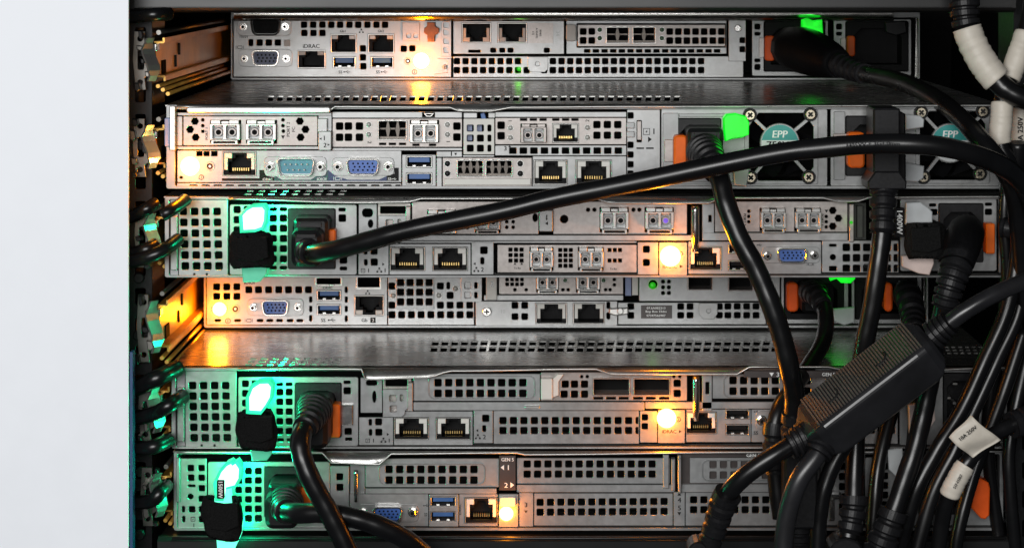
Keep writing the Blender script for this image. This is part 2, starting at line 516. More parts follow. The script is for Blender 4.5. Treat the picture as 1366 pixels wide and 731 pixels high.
        if pins:
            q = MB(s.mp)
            for i in range(8):
                cx = X(.27 + .46 * i / 7)
                ya, yb = sorted((Y(.70), Y(.82)))
                q.box(cx - 0.6, ya, cx + 0.6, yb, o + 5.0, o + 9.0)
            q.build('contact_pins', GOLD, sh)
        for k, (a, b) in enumerate(((.05, .28), (.72, .95))):
            q = MB(s.mp)
            ya, yb = sorted((Y(.06), Y(.27)))
            q.box(X(a), ya, X(b), yb, o - 0.4, o + 1.4, 0.5)
            if legs:
                ya, yb = sorted((Y(.27), Y(.74)))
                aa, bb = (a, a + .10) if k == 0 else (b - .10, b)
                q.box(X(aa), ya, X(bb), yb, o - 0.3, o + 1.4, 0.4)
            q.build('light_pipe', pipes[k], sh)
        return sh
    def usb(s, x0, y0, x1, y1, m=None, o=0.0):
        m = m or BLUE
        s.cut(rr(x0, y0, x1, y1, 0.6))
        q = MB(s.mp)
        q.plate(rr(x0 + 0.1, y0 + 0.1, x1 - 0.1, y1 - 0.1, 0.6), [rr(x0 + 1.5, y0 + 1.5, x1 - 1.5, y1 - 1.5, 0.4)], o - 0.8, 11, 0.4)
        for k in (0.3, 0.7):
            cx = x0 + (x1 - x0) * k
            q.box(cx - 2, y1 - 3.0, cx + 2, y1 - 1.4, o + 0.6, o + 4)
        sh = q.build('usb_port', BRIGHT, s.root)
        q = MB(s.mp); h = y1 - y0
        q.box(x0 + 3.5, y0 + 1.9, x1 - 3.5, y0 + 0.56 * h, o + 0.6, o + 9, 0.4)
        q.build('tongue', m, sh)
        q = MB(s.mp); q.box(x0 + 1.5, y0 + 1.5, x1 - 1.5, y1 - 1.5, o + 9.1, o + 9.9)
        q.build('socket_back', DARK, sh)
    def standoff(s, cx, cy, r, parent, o=0.0, m=None):
        q = MB(s.mp)
        q.cyl(cx, cy, r * 1.18, o - 0.5, o + 0.6, 20, 0.4)
        q.prism(ngon(cx, cy, r * 0.92, 6, 0.3), o - 3.6, o - 0.4, 0.6)
        q.use(m or CHROME)
        a = q.build('hex_standoff', m or CHROME, parent)
        q = MB(s.mp); q.cyl(cx, cy, r * 0.42, o - 3.75, o - 3.5, 12)
        q.build('thread_hole', DARK, parent)
    def dsub(s, bx0, by0, bx1, by1, screws, m, rows=((5, 0.25), (5, 0.5), (5, 0.75)), male=False, o=0.0, flange=STEEL, sr=5.5, name='video_port', ring=CHROME):
        cy = (by0 + by1) / 2
        xs = [p[0] for p in screws] + [bx0, bx1]
        fl = rr(min(xs) - 8, by0 - 3.4, max(xs) + 8, by1 + 3.4, 6) if len(screws) else rr(bx0 - 5, by0 - 3, bx1 + 5, by1 + 3, 4)
        k = (by1 - by0) * 0.16
        D = rr(bx0, by0, bx1, by1, 4.0, 4)
        D = [(x + (k * (y - by0) / (by1 - by0)) * (1 if x < (bx0 + bx1) / 2 else -1), y) for x, y in D]
        q = MB(s.mp); q.prism(fl, o - 0.7, o + 0.1, 0.5)
        p = q.build(name, flange, s.root)
        q = MB(s.mp); q.plate(grow(D, 2.6), [grow(D, 0.6)], o - 4.5, 4.2, 0.5)
        q.build('metal_shell', ring, p)
        q = MB(s.mp); q.prism(D, o - 2.4 if not male else o - 0.9, o + 0.2)
        q.build('insert', m, p)
        q = MB(s.mp)
        for i, (n, fy) in enumerate(rows):
            for j in range(n):
                w = (bx1 - bx0) * 0.74
                x = (bx0 + bx1) / 2 + (j - (n - 1) / 2) * w / 4.6 + (0 if n != 5 or i != 1 else w * 0.07)
                y = by0 + (by1 - by0) * fy
                if male: q.cyl(x, y, 1.0, o - 3.4, o - 0.8, 8)
                else: q.cyl(x, y, 1.35, o - 2.46, o - 2.3, 8)
        q.build('contact_pins', DARK if not male else NICKEL, p)
        for x, y in screws: s.standoff(x, y, sr, p, o - 0.7)
        return p
    def transceiver(s, x0, y0, x1, y1, o=0.0, lc=True, bail=True, m=None, dust=None, proud=5.0, violet=False):
        s.cut(rr(x0 + 0.6, y0 + 0.6, x1 - 0.6, y1 - 0.6, 0.6))
        w, h = x1 - x0, y1 - y0
        f = o - proud
        yb = y1 - (0.18 * h if bail else 0.05 * h)
        ya = y0 + 0.16 * h
        bores = [rr(x0 + 0.12 * w, ya + 2, x0 + 0.45 * w, yb - 1.5, 1.2), rr(x0 + 0.55 * w, ya + 2, x0 + 0.88 * w, yb - 1.5, 1.2)]
        q = MB(s.mp)
        q.plate(rr(x0 + 0.8, ya, x1 - 0.8, yb, 1.0), bores, f, 11 + proud, 0.5)
        for a, b in ((0.06, 0.36), (0.64, 0.94)):
            q.box(x0 + a * w, y0 + 0.3, x0 + b * w, ya - 0.05, f + 0.7, o + 6, 0.4)
        q.box(x0 + 0.38 * w, y0 + 1.6, x0 + 0.62 * w, ya - 0.05, f + 1.8, o + 6, 0.4)
        p = q.build('optical_transceiver', m or BRIGHT, s.root)
        for k, bx in enumerate(bores):
            b = bbox(bx); cx, cy = (b[0] + b[2]) / 2, (b[1] + b[3]) / 2 + 0.5
            q = MB(s.mp)
            q.cyl(cx, cy, (b[2] - b[0]) * 0.42, f + 2.5, f + 5, 14, 0.5)
            q.use(NICKEL); q.build('ferrule_sleeve', NICKEL, p)
            q = MB(s.mp)
            q.cyl(cx, cy, (b[2] - b[0]) * 0.26, f + 2.35, f + 2.6, 12)
            q.build('bore', VIOLET if (violet and k) else DARK, p)
            q = MB(s.mp); q.box(b[0] - 0.4, b[1] - 0.4, b[2] + 0.4, b[3] + 0.4, f + 4.6, f + 5.2)
            q.box(b[0] + 2, b[1] - .2, b[2] - 2, b[1] + 2.2, f + 1.0, f + 4.8, .3)
            q.build('bore_back', STEEL2, p)
        if bail:
            q = MB(s.mp)
            q.plate(rr(x0 + 0.08 * w, yb + 0.2, x1 - 0.08 * w, y1, 1.0), [rr(x0 + 0.16 * w, yb + 1.7, x1 - 0.16 * w, y1 - 1.6, 0.5)], f - 1.2, 3.0, 0.4)
            q.build('bail_latch', m or BRIGHT, p)
        return p
    def cage(s, x0, y0, x1, y1, o=0.0, ribs=2, m=None, back=None, name='empty_transceiver_cage'):
        s.cut(rr(x0 + 0.5, y0 + 0.5, x1 - 0.5, y1 - 0.5, 0.6))
        q = MB(s.mp)
        q.plate(rr(x0, y0, x1, y1, 0.8), [rr(x0 + 1.6, y0 + 1.6, x1 - 1.6, y1 - 1.6, 0.4)], o - 1.4, 15, 0.5)
        for i in range(3):
            cx = x0 + (x1 - x0) * (0.2 + 0.3 * i)
            q.box(cx - 2.4, y0 - 0.9, cx + 2.4, y0 + 0.8, o - 2.4, o - 0.5, 0.3)
        p = q.build(name, m or BRIGHT, s.root)
        q = MB(s.mp); q.box(x0 + 1.6, y0 + 1.6, x1 - 1.6, y1 - 1.6, o + 13.6, o + 14.4)
        q.build('cage_back', back or DARK, p)
        if ribs:
            q = MB(s.mp); w, h = x1 - x0, y1 - y0
            for i in range(ribs):
                cx = x0 + w * (i + 1) / (ribs + 1)
                q.prism([(cx - 1.1, y0 + 2), (cx + 1.1, y0 + 2), (cx + 3.2, y0 + .5 * h), (cx + 1.1, y1 - 2), (cx - 1.1, y1 - 2), (cx - 3.2, y0 + .5 * h)], o + 3, o + 9, 0.3)
            q.box(x0 + 1.7, y0 + .42 * h, x1 - 1.7, y0 + .5 * h, o + 4, o + 9)
            q.box(x0 + 1.7, y1 - 4.2, x1 - 1.7, y1 - 1.7, o + 2, o + 9)
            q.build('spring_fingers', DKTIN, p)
        return p
    def pipe(s, cx, cy, r=3.8, m=None, o=0.0):
        q = MB(s.mp); q.cyl(cx, cy, r * 1.22, o - 0.35, o + 0.2, 16, 0.3)
        p = q.build('indicator_lens', BRIGHT, s.root)
        q = MB(s.mp); q.dome(cx, cy, r, o - 0.3, 1.0, 14, 4)
        q.build('lens', m or LEDOFF, p)
    def lamp(s, cx, cy, r, power, col=(1.0, 0.25, 0.0), m=None, o=0.0, out=7.0, h=2.5, name='status_lamp'):
        q = MB(s.mp); q.dome(cx, cy, r, o, h, 22, 6)
        p = q.build(name, m or AMBER, s.root)
        l = bpy.data.lights.new(name + '_glow', 'POINT')
        l.energy = power; l.color = col; l.shadow_soft_size = 0.003
        lo = bpy.data.objects.new(name + '_glow', l)
        COL.objects.link(lo)
        w = s.mp(cx, cy, o - out)
        lo.parent = p; lo.location = w - WL[p]
        return p
    def button(s, cx, cy, r=5.0, o=0.0):
        q = MB(s.mp); q.plate(ngon(cx, cy, r * 1.15, 18), [ngon(cx, cy, r * 0.72, 18)], o - 0.4, 1.0, 0.3)
        p = q.build('recessed_button', NICKEL, s.root)
        q = MB(s.mp); q.cyl(cx, cy, r * 0.72, o - 0.05, o + 0.5, 16); q.build('button_well', BLACKM, p)
        q = MB(s.mp); q.cyl(cx, cy, r * 0.3, o - 0.3, o + 0.2, 12); q.build('pin', BRASS, p)
    def disc_icon(s, cx, cy, r=3.6, o=0.0, m=None):
        q = MB(s.mp); q.plate(ngon(cx, cy, r, 16), [ngon(cx, cy, r * .74, 16)], o - 0.12, 0.1, 0.0)
        q.box(cx - .5, cy - .2 * r, cx + .5, cy + .5 * r, o - .12, o); q.box(cx - .5, cy - .55 * r, cx + .5, cy - .32 * r, o - .12, o)
        q.build('printed_symbol', m or PRINT, s.root)
    def text(s, t, cx, cy, h, o=0.0, m=None, rot=0, sx=1.0, bold=0.0):
        lettering(s.mp, t, cx, cy, h, o - 0.12, m or PRINT, s.root, rot, sx, 0, bold)
    def tri(s, pts, o=0.0, m=None):
        q = MB(s.mp); q.prism(pts, o - 0.14, o); q.build('printed_symbol', m or PRINT, s.root)
    def neticon(s, cx, cy, k=1.0, o=0.0, m=None):
        q = MB(s.mp)
        for x, y in ((0, -2.6), (-2.8, 2), (2.8, 2)):
            q.box(cx + (x - 1.3) * k, cy + (y - 1.2) * k, cx + (x + 1.3) * k, cy + (y + 1.2) * k, o - .13, o)
        q.box(cx - 3 * k, cy - .4 * k, cx + 3 * k, cy + .1 * k, o - .12, o)
        q.build('printed_symbol', m or PRINT, s.root)
    def bolt_icon(s, cx, cy, k=1.0, o=0.0, m=None):
        q = MB(s.mp); a = 3.3 * k
        q.plate(rr(cx - a, cy - a, cx + a, cy + a, 0.1), [rr(cx - a + .7, cy - a + .7, cx + a - .7, cy + a - .7, 0.1)], o - .13, .12, 0)
        q.prism([(cx + .9 * k, cy - 2 * k), (cx - 1.2 * k, cy + .3 * k), (cx - .1 * k, cy + .3 * k), (cx - .9 * k, cy + 2 * k), (cx + 1.2 * k, cy - .4 * k), (cx + .1 * k, cy - .4 * k)], o - .13, o)
        q.build('printed_symbol', m or PRINT, s.root)
    def screen_icon(s, cx, cy, k=1.0, o=0.0, m=None):
        q = MB(s.mp)
        q.plate(rr(cx - 4.2 * k, cy - 2.6 * k, cx + 4.2 * k, cy + 2.6 * k, 0.8), [rr(cx - 3.3 * k, cy - 1.7 * k, cx + 3.3 * k, cy + 1.7 * k, 0.5)], o - .13, .12, 0)
        for x in (-6.2, 6.2): q.box(cx + (x - .4) * k, cy - 2.6 * k, cx + (x + .4) * k, cy + 2.6 * k, o - .13, o)
        q.build('printed_symbol', m or PRINT, s.root)
    def usb_icon(s, cx, cy, k=1.0, o=0.0, m=None):
        q = MB(s.mp)
        q.box(cx - 5 * k, cy - .4 * k, cx + 5 * k, cy + .4 * k, o - .13, o)
        q.cyl(cx - 5 * k, cy, 1.3 * k, o - .14, o, 8)
        q.prism([(cx - 3 * k, cy), (cx, cy - 2.4 * k), (cx + 2 * k, cy - 2.4 * k), (cx + 2 * k, cy - 1.7 * k), (cx + .3 * k, cy - 1.7 * k), (cx - 2 * k, cy)], o - .14, o)
        q.prism([(cx - 1 * k, cy), (cx + 1 * k, cy + 2.3 * k), (cx + 3 * k, cy + 2.3 * k), (cx + 3 * k, cy + 1.6 * k), (cx + 1.4 * k, cy + 1.6 * k), (cx, cy)], o - .14, o)
        q.build('printed_symbol', m or PRINT, s.root)
    def part(s, name, m, fn, parent=None, dd=0.0, label=None):
        q = s.mb(dd); fn(q); return q.build(name, m, parent or s.root, label)
    def screw(s, cx, cy, r, o=0.0, parent=None, m=None, ring=True, cross=True):
        q = MB(s.mp); q.cyl(cx, cy, r * .72, o - 2.2, o + .2, 18, 0.9)
        p = q.build('screw', m or BRASS, parent or s.root)
        if ring:
            q = MB(s.mp); q.plate(ngon(cx, cy, r, 20), [ngon(cx, cy, r * .74, 20)], o - 1.4, 1.5, 0.4); q.build('screw_collar', BLACKM, parent or s.root)
        if cross and not parent:
            q = MB(s.mp); a = r * .42
            q.box(cx - a, cy - r * .1, cx + a, cy + r * .1, o - 2.28, o - 2.1); q.box(cx - r * .1, cy - a, cx + r * .1, cy + a, o - 2.3, o - 2.1)
            q.build('cross_recess', PRINT, p)
        elif cross:
            q = MB(s.mp); a = r * .42; u = .707
            for sg in (1, -1):
                q.prism([(cx - a * u - .1 * r, cy - sg * a * u + .1 * r * sg), (cx - a * u + .1 * r, cy - sg * a * u - .1 * r * sg), (cx + a * u + .1 * r, cy + sg * a * u - .1 * r * sg), (cx + a * u - .1 * r, cy + sg * a * u + .1 * r * sg)], o - 2.3 - .02 * sg, o - 2.1)
            q.build('cross_recess', PRINT, parent)
    # ---- power supply pieces, all sub-parts of one power_supply part
    def psu(s, x0, y0, x1, y1, holes=(), socket=None, m=None, o=0.6, rim=2.0, cuts=(), im=None):
        q = MB(s.mp)
        cuts = list(cuts)
        if socket: cuts.append(rr(*socket, 2))
        for p in holes:
            if not any(touch(p, c, .9) for c in cuts): cuts.append(p)
        q.plate(rr(x0 + .2, y0 + .2, x1 - .2, y1 - .2, 2.5), cuts, o, 1.2, 0.5)
        p = q.build('power_supply', m or STEEL, s.root)
        if socket:
            a, b, c, e = socket
            q = MB(s.mp)
            q.plate(rr(a + .3, b + .3, c - .3, e - .3, 2), [oct8(a + (c - a) * .12, b + (e - b) * .15, c - (c - a) * .12, e - (e - b) * .15, min(c - a, e - b) * .16)], o - 1.2, 16, 0.8)
            q.box(a + .3, b + .3, c - .3, e - .3, o + 15, o + 16)
            q.build('power_inlet', im or PLAST2, p)
        return p
def oct8(x0, y0, x1, y1, k):
    return [(x0 + k, y0), (x1 - k, y0), (x1, y0 + k), (x1, y1), (x0, y1), (x0, y0 + k)]

# ------------------------------------------------------------------ pieces used on several servers
def strap(cx, y0, y1, wx, d, label, seed=0, back=16, tilt=0.0):
    """black hook-and-loop strap wrapped round a pull tab: a lumpy band with a free flap"""
    rnd = random.Random(seed)
    q = MB(d)
    n, rows = 40, 9
    def ringpts(f, extra):
        out = []
        for i in range(n):
            a = 2 * math.pi * i / n
            ca, sa = math.cos(a), math.sin(a)
            sx = math.copysign(abs(ca) ** 0.75, ca); sy = math.copysign(abs(sa) ** 0.8, sa)
            w = wx / 2 * (1 + 0.05 * math.sin(3 * a + seed) + 0.04 * math.sin(7 * a + 2 * f + seed)) + extra
            py = y0 + (y1 - y0) * f + 1.6 * math.sin(2 * a + seed) + tilt * sx
            base = U(cx + sx * w + (f - .5) * 3, py, d)
            out.append(q.vert(base + Vector((0, sy * back * 0.001 * .5 + rnd.uniform(-.55, .55) * .001, 0))))
        return out
    fs = [i / (rows - 1) for i in range(rows)]
    prev = None
    first = None
    for i, f in enumerate(fs):
        e = -3.0 if i in (0, rows - 1) else (1.1 * math.sin(f * 9 + seed) + 2.2 * math.sin(math.pi * f) - .6)
        r = ringpts(f, e)
        if prev: q.bridge(prev, r, True)
        else: first = r
        prev = r
    inn = ringpts(0.9, -5); q.bridge(prev, inn, True)
    inn2 = ringpts(0.1, -5); q.bridge(first, inn2, True); q.bridge(inn, inn2, True)
    o = q.build('hook_and_loop_strap', VELCRO)
    tag(o, label, 'strap', 'fabric straps on the power supply tabs')
    # free end folded over the front
    q = MB(d - back * 0.00052)
    fl = [(cx - wx * .36, y0 + (y1 - y0) * .18), (cx + wx * .40, y0 + (y1 - y0) * .12), (cx + wx * .43, y0 + (y1 - y0) * .72), (cx + wx * .1, y0 + (y1 - y0) * .86), (cx - wx * .33, y0 + (y1 - y0) * .80)]
    q.prism(fl, -1.6, 0.8, 1.2)
    q.build('free_end', VELCRO, o)
    return o
def tab(s, poly, dd, m, parent, th=2.4, name='pull_tab', label=None):
    q = s.mb(dd); q.prism(poly, 0, th, 1.2)
    o = q.build(name, m, parent, label)
    if m is TEALG:
        n = len(poly); cx = sum(a for a, b in poly) / n; cy = sum(b for a, b in poly) / n
        q = s.mb(dd); q.prism([(cx + (a - cx) * .74, cy + (b - cy) * .78) for a, b in poly], -1.0, .6, 1.0)
        q.build('lit_core', TEALC2, parent)
    return o
def fan(s, x0, y0, x1, y1, cx, cy, parent, o=0.2):
    """fan grille of a power supply: frame, four struts, hub sticker, blades behind"""
    w, h = x1 - x0, y1 - y0
    k = 15
    octo = [(x0 + k + 4, y0 + 5), (x1 - k - 4, y0 + 5), (x1 - 6, y0 + k + 8), (x1 - 6, y1 - k - 8), (x1 - k - 4, y1 - 5), (x0 + k + 4, y1 - 5), (x0 + 6, y1 - k - 8), (x0 + 6, y0 + k + 8)]
    q = MB(s.mp); q.plate(rr(x0, y0, x1, y1, 2.5), [octo], o - 0.8, 1.2, 0.5)
    q.build('fan_grille', STEEL, parent)
    for sx in (-1, 1):
        for sy in (-1, 1):
            q = MB(s.mp)
            ex, ey = (x1 - 13 if sx > 0 else x0 + 13), (y1 - 13 if sy > 0 else y0 + 13)
            dx, dy = ex - cx, ey - cy; L = math.hypot(dx, dy); nx, ny = -dy / L * 2.3, dx / L * 2.3
            ax, ay = cx + dx / L * 24, cy + dy / L * 24
            q.prism([(ax + nx, ay + ny), (ex + nx, ey + ny), (ex - nx, ey - ny), (ax - nx, ay - ny)], o - 1.3, o + .9, 0.5)
            q.build('grille_strut', STEEL, parent)
    q = MB(s.mp); q.cyl(cx, cy, 26.5, o - 1.5, o + 1, 36, 0.8); q.build('fan_hub_plate', STEEL, parent)
    top = [(cx + 24.5 * math.cos(a), cy + 24.5 * math.sin(a)) for a in [math.pi + .16 + (math.pi - .32) * i / 18 for i in range(19)]]
    bot = [(cx + 24.5 * math.cos(a), cy + 24.5 * math.sin(a)) for a in [-.16 + (math.pi + .32) * i / 18 for i in range(19)]]
    q = MB(s.mp); q.prism(top, o - 1.62, o - 1.4); q.build('teal_sticker', EPPT, parent)
    q = MB(s.mp); q.prism(bot, o - 1.61, o - 1.4); q.build('grey_sticker', EPPW, parent)
    lettering(s.mp, 'EPP', cx, cy - 12, 9.5, o - 1.72, WPRINT, parent, 0, 1.0, 0.12, 0.7)
    lettering(s.mp, '750W', cx, cy + 2.5, 10, o - 1.72, PRINT, parent, 0, 1.0, 0, 0.4)
    for i in range(7):
        a0 = 2 * math.pi * i / 7 + .3
        q = MB(s.mp)
        p0, p1 = [], []
        for j in range(6):
            t = j / 5; r = 22 + 26 * t; a = a0 + .5 * t
            p0.append(q.vert(s.mp(cx + r * math.cos(a), cy + r * math.sin(a), o + 5)))
            p1.append(q.vert(s.mp(cx + r * math.cos(a + .55 + .1 * t), cy + r * math.sin(a + .55 + .1 * t), o + 12)))
        q.bridge(p0, p1, True, False)
        q.build('fan_blade', PLAST, parent)
def pillar(s, x0, y0, x1, y1, dd=-6.0, m=None):
    """bright round lock post standing in front of a riser"""
    q = s.mb(dd)
    r = (x1 - x0) / 2 * PXM(s.d) * .72; xc = (x0 + x1) / 2
    pts = [U(xc, y0 + (y1 - y0) * t, s.d + dd * .001) for t in (0, .1, .5, .8, .82, 1)]
    q.tube(pts, [r, r, r, r, r * .8, r * .8], 16)
    q.build('lock_post', m or CHROME, s.root)
def recess(s, x0, y0, x1, y1, holes, o=0.0, m=None):
    """slot filler: embossed field with a rounded groove round it"""
    q = MB(s.mp); q.plate(rr(x0, y0, x1, y1, 8, 5), [rr(x0 + 1.6, y0 + 1.6, x1 - 1.6, y1 - 1.6, 7, 5)], o - 0.5, .6, 0.4)
    q.build('embossed_bead', m or STEEL2, s.root)
AMB = 1.0

# ================================================================== server 1 (top, short, set far back)
D1 = DIST * (1 / .8285 - 1)
D4 = DIST * (1 / .906 - 1)
S = Server('short server at the top of the rack, its rear set far back', D1, 308, 14, 1227, 107, deep=0.2)
S.chassis((2.5, 10, 2.5, 3.0))
S.lid(back=0.2)
def lip1(q):
    a = [q.vert(U(x, 28.5, D1 - .002)) for x in range(312, 1226, 40)]
    b = [q.vert(U(x, 16.5, D1 - .013)) for x in range(312, 1226, 40)]
    c = [q.vert(U(x, 14.5, D1 - .001)) for x in range(312, 1226, 40)]
    q.bridge(a, b, True, False); q.bridge(b, c, True, False)
S.part('overhanging_lid_edge', CHROME, lip1)
S.dsub(337, 27, 373, 45, [(325, 36), (380.5, 36)], PLAST, rows=((5, .35), (4, .7)), sr=4.6, name='serial_port', ring=BLACKM)
S.dsub(338.5, 69.5, 371.5, 86, [(326.5, 78.5), (382, 78.5)], DBLUE, sr=4.6)
S.rj45(397, 67.5, 434, 91.5, True, pins=False, legs=False)
S.rj45(441, 46, 475.5, 71, True, pins=False, legs=False, pipes=(LEDOFF, LEDOFF))
S.rj45(491, 46, 526, 71, True, pins=False, legs=False, pipes=(LEDOFF, LEDOFF))
S.usb(444, 76, 474.5, 91); S.usb(494.5, 76, 525, 91)
h = sq((405.5, 33.5), (417.7, 33.5), (430, 33.5), (441.8, 33.5), (453.6, 33.5), (466, 33.5), (477.8, 33.5), (490, 33.5), (502, 33.5), (513.6, 33.5),
       (405.8, 44.5), (418, 44.5), (430, 44.5), (346.3, 57.3), (358.5, 57.3), (370.6, 57.3), (484, 65), (484, 77), (484.5, 88.8), (538.5, 65.5), (550, 65), w=8)
h += sq((334.6, 57.3), w=6, h=9)
S.panel(311, 27, 603, 103.5, h)
S.part('blanking_clip', WHITEP, lambda q: q.box(379, 53.5, 387, 62, -1, 0, .5))
S.text('iDRAC', 415, 62, 5.4, bold=.3); S.text('10101', 325, 49.5, 3.4); S.screen_icon(320, 63.5, .8)
S.text('Gb1', 457, 42, 3.4); S.text('Gb2', 508, 42, 3.4); S.neticon(482, 42, .8)
S.text('SS', 454, 96.5, 4); S.usb_icon(463, 96.5, .8); S.text('SS', 504, 96.5, 4); S.usb_icon(513, 96.5, .8)
S.part('label_plate', NICKEL, lambda q: q.plate(rr(537, 30, 560, 55, 1), sq((545.5, 48), (555, 48), w=6), -1.6, 1.4, .4))
S.part('contact_block', BRNPLUG, lambda q: q.prism([(570, 30), (581, 30), (581, 35), (586, 38), (586, 44), (581, 47), (580, 56), (571, 56), (570, 47), (566, 44), (566, 38), (570, 35)], -3.5, -.1, .8))
S.part('side_bracket', STEEL, lambda q: q.plate(rr(589, 29, 602, 76, 1), sq((595.5, 33.5), (595.5, 43.5), (595.5, 55), (595.5, 67), w=7.4), -1.8, 1.5, .3))
S.lamp(562, 81.5, 11, 0.085, out=14)
S.button(544, 82, 4.4); S.disc_icon(553, 96.5)
S.part('corner_latch', NICKEL, lambda q: q.plate([(583, 78.5), (602, 78.5), (602, 103), (580, 103), (580, 99), (597, 97), (597, 82)], [], -1.6, 1.4, .4))
S.screw(593.5, 89.5, 4.2, -.6, ring=False, m=NICKEL)
# upper card area
S.rj45(616, 31, 655, 57.5, False, pins=False); S.rj45(664, 31, 703, 57.5, False, pins=False)
S.panel(604, 28, 753, 73, sq((658, 67.5), (670, 67.5), (681, 67.5), (729.5, 67.5), w=7.5, h=6) + [rr(625, 67.2, 641, 70.5, .5)], name='network_card_bracket', o=-.4)
S.part('label_plate', NICKEL, lambda q: q.box(704.5, 31, 738, 58, -.9, -.5))
for i, t in enumerate(('6TJ', 'A-904M2', 'RN62')): S.text(t, 711 + i * 5, 44.5, 2.6, -.9, rot=90)
S.text('34', 744, 45, 5, -.5, m=STEEL2, rot=90)
S.panel(755, 26.5, 970, 73, [rr(769.5, 32, 968.5, 64, 1)] + grid(783.5, 68.6, 16, 1, 11.57, 0, 8, 4.2, r=.6), o=2.0)
S.cage(808, 36, 840, 59, 1, 1); S.cage(843.5, 36, 875, 59, 1, 1)
S.panel(770, 33, 968, 63, sq((778, 42.5), (789.5, 42.5), (778, 54.5), (789.5, 54.5), w=8.4) + grid(893.5, 42.7, 7, 2, 11.5, 12, 8.4), o=.6, m=NICKEL, name='expansion_bracket')
for x in (800, 883):
    for y in (40.3, 51.5): S.pipe(x, y, 3.2, LEDGRN, .6)
S.part('pale_release_tab', WHITEP, lambda q: q.box(755, 33, 768.5, 55.5, -3, 2, 1.2, 3))
# lower strip
hs = grid(609.6, 82, 29, 2, 11.63, 12, 8, skip=((8, 0), (9, 0), (10, 0), (9, 1)))
S.panel(604, 75, 992, 104, hs, o=-.4, name='slot_cover')
S.part('cover_tab', STEEL, lambda q: q.plate([(704, 76), (731, 76), (731, 92), (727, 96.5), (708, 96.5), (704, 92)], [ngon(717, 85.5, 3, 12)], -1.6, 1.0, .5))
S.lamp(693, 92, 4.2, 0.0012, (.2, 1, .05), GREENS, o=4, out=4, h=1, name='link_lamp')
S.panel(971, 26, 995, 82.5, sq((990, 54), (990, 66), w=7.5), o=-2.4, name='latch_bracket')
S.screw(983.5, 38, 6.5, -2.4, ring=False, m=CHROME, cross=False)
for k, (a, b) in enumerate(((1003, 1105), (1112, 1216))):
    p = S.psu(a, 26, b, 102, sq((a + 7.5, 36), (a + 7.5, 90), w=7.5) + sq((a + 7.5, 45.6), (a + 7.5, 81), w=7.5, h=4.5), (a + 16, 29, b - 4, 96), m=STEEL2, im=PLAST)
    S.part('release_latch', ORANGE2, lambda q: q.box(a + 16.5, 48, a + 27 + (1 - k) * 2, 81 - k * 6, -6, 1, 1.5, 3), p)
    S.part('latch_spring', NICKEL, lambda q: q.box(a + 9, 51, a + 16, 77, -1.5, 1, .6, 1), p)
    if k == 0:
        tab(S, [(1070, 27), (1078, 24.5), (1085, 28), (1097, 27), (1098, 45), (1088, 47.5), (1076, 45), (1069.5, 42)], -16, GREEN, p, 6, label='bright green lit pull tab')
        l = bpy.data.lights.new('tab_glow', 'POINT'); l.energy = .006; l.color = (.02, 1, .05); l.shadow_soft_size = .006
        lo = bpy.data.objects.new('tab_glow', l); COL.objects.link(lo); lo.parent = p; lo.location = U(1083, 40, D1 - .022) - WL[p]
    else:
        tab(S, [(1180, 30), (1208, 28), (1210, 44), (1195, 48), (1182, 44)], -10, PLAST2, p, 2)
S1 = S

# ================================================================== server 2
S = Server('server with round fan grilles and teal 750 watt stickers, second from top', 0.0, 222, 140, 1337, 252)
S.chassis((12, 6, 4, 4))
sl = []
for i in range(44):
    x = 355 + i * 12.6
    if x < 940: sl.append([(x + 3, 128), (x + 10.5, 128), (x + 9, 135), (x + 1, 135)])
S.lid(sl)
S.lip([(236, 142), (440, 147), (447, 142), (600, 143), (612, 147.5), (655, 148), (682, 143), (840, 142), (1336, 140.5)], 7)
S.part('rolled_hem_bar', HEM, lambda q: q.box(252, 141.5, 443, 149.5, -9, -2, 1.5, 3))
# upper left riser: fibre channel card
S.transceiver(280, 160, 322, 192, bail=True, proud=4); S.transceiver(328, 160, 370, 192, proud=4)
S.panel(244, 155, 424, 195, hx((260, 162), (253.5, 173), (261, 183.5), (400, 162), (407.5, 173), (401, 183.5)) + dots((270.5, 160.3), (270.5, 168), (270.5, 175.5), (377.5, 160.3), (377.5, 168), (378, 175.3)), m=NICKEL, name='expansion_bracket')
S.text('PORT 1', 275.7, 179, 3.6, rot=-90); S.text('PORT 2', 384.5, 173, 4.2, rot=-90); S.text('FC', 391.5, 173, 4.2, rot=-90); S.tri([(375, 181), (380, 181), (377.5, 186)])
S.panel(236, 150, 443, 155, o=-.2); S.panel(236, 195, 443, 200, o=-.5); S.panel(236, 155, 244, 195, o=-.6)
S.part('blue_latch', PALEB, lambda q: q.box(221, 157, 231, 195, -4, 0, 1, 2))
S.part('steel_upright', BRIGHT, lambda q: q.box(228, 141, 236, 200, -5, 2, 1))
S.panel(424, 150, 443, 200, [rr(427, 163, 436, 189, 4)], o=.3, m=STEEL2)
S.part('numbered_tab', STEEL, lambda q: (q.box(424, 158, 437, 176, -2, 0, .8), q.box(425.5, 174.5, 443, 200, -4.5, -.4, .8, 1.5)))
S.text('1', 433.5, 183.5, 6, -4.5, bold=.3); S.text('2', 434.5, 193, 6, -4.5, bold=.3); S.tri([(430, 183), (427, 184.5), (430, 186)], -4.5); S.tri([(438, 191), (441, 192.5), (438, 194)], -4.5)
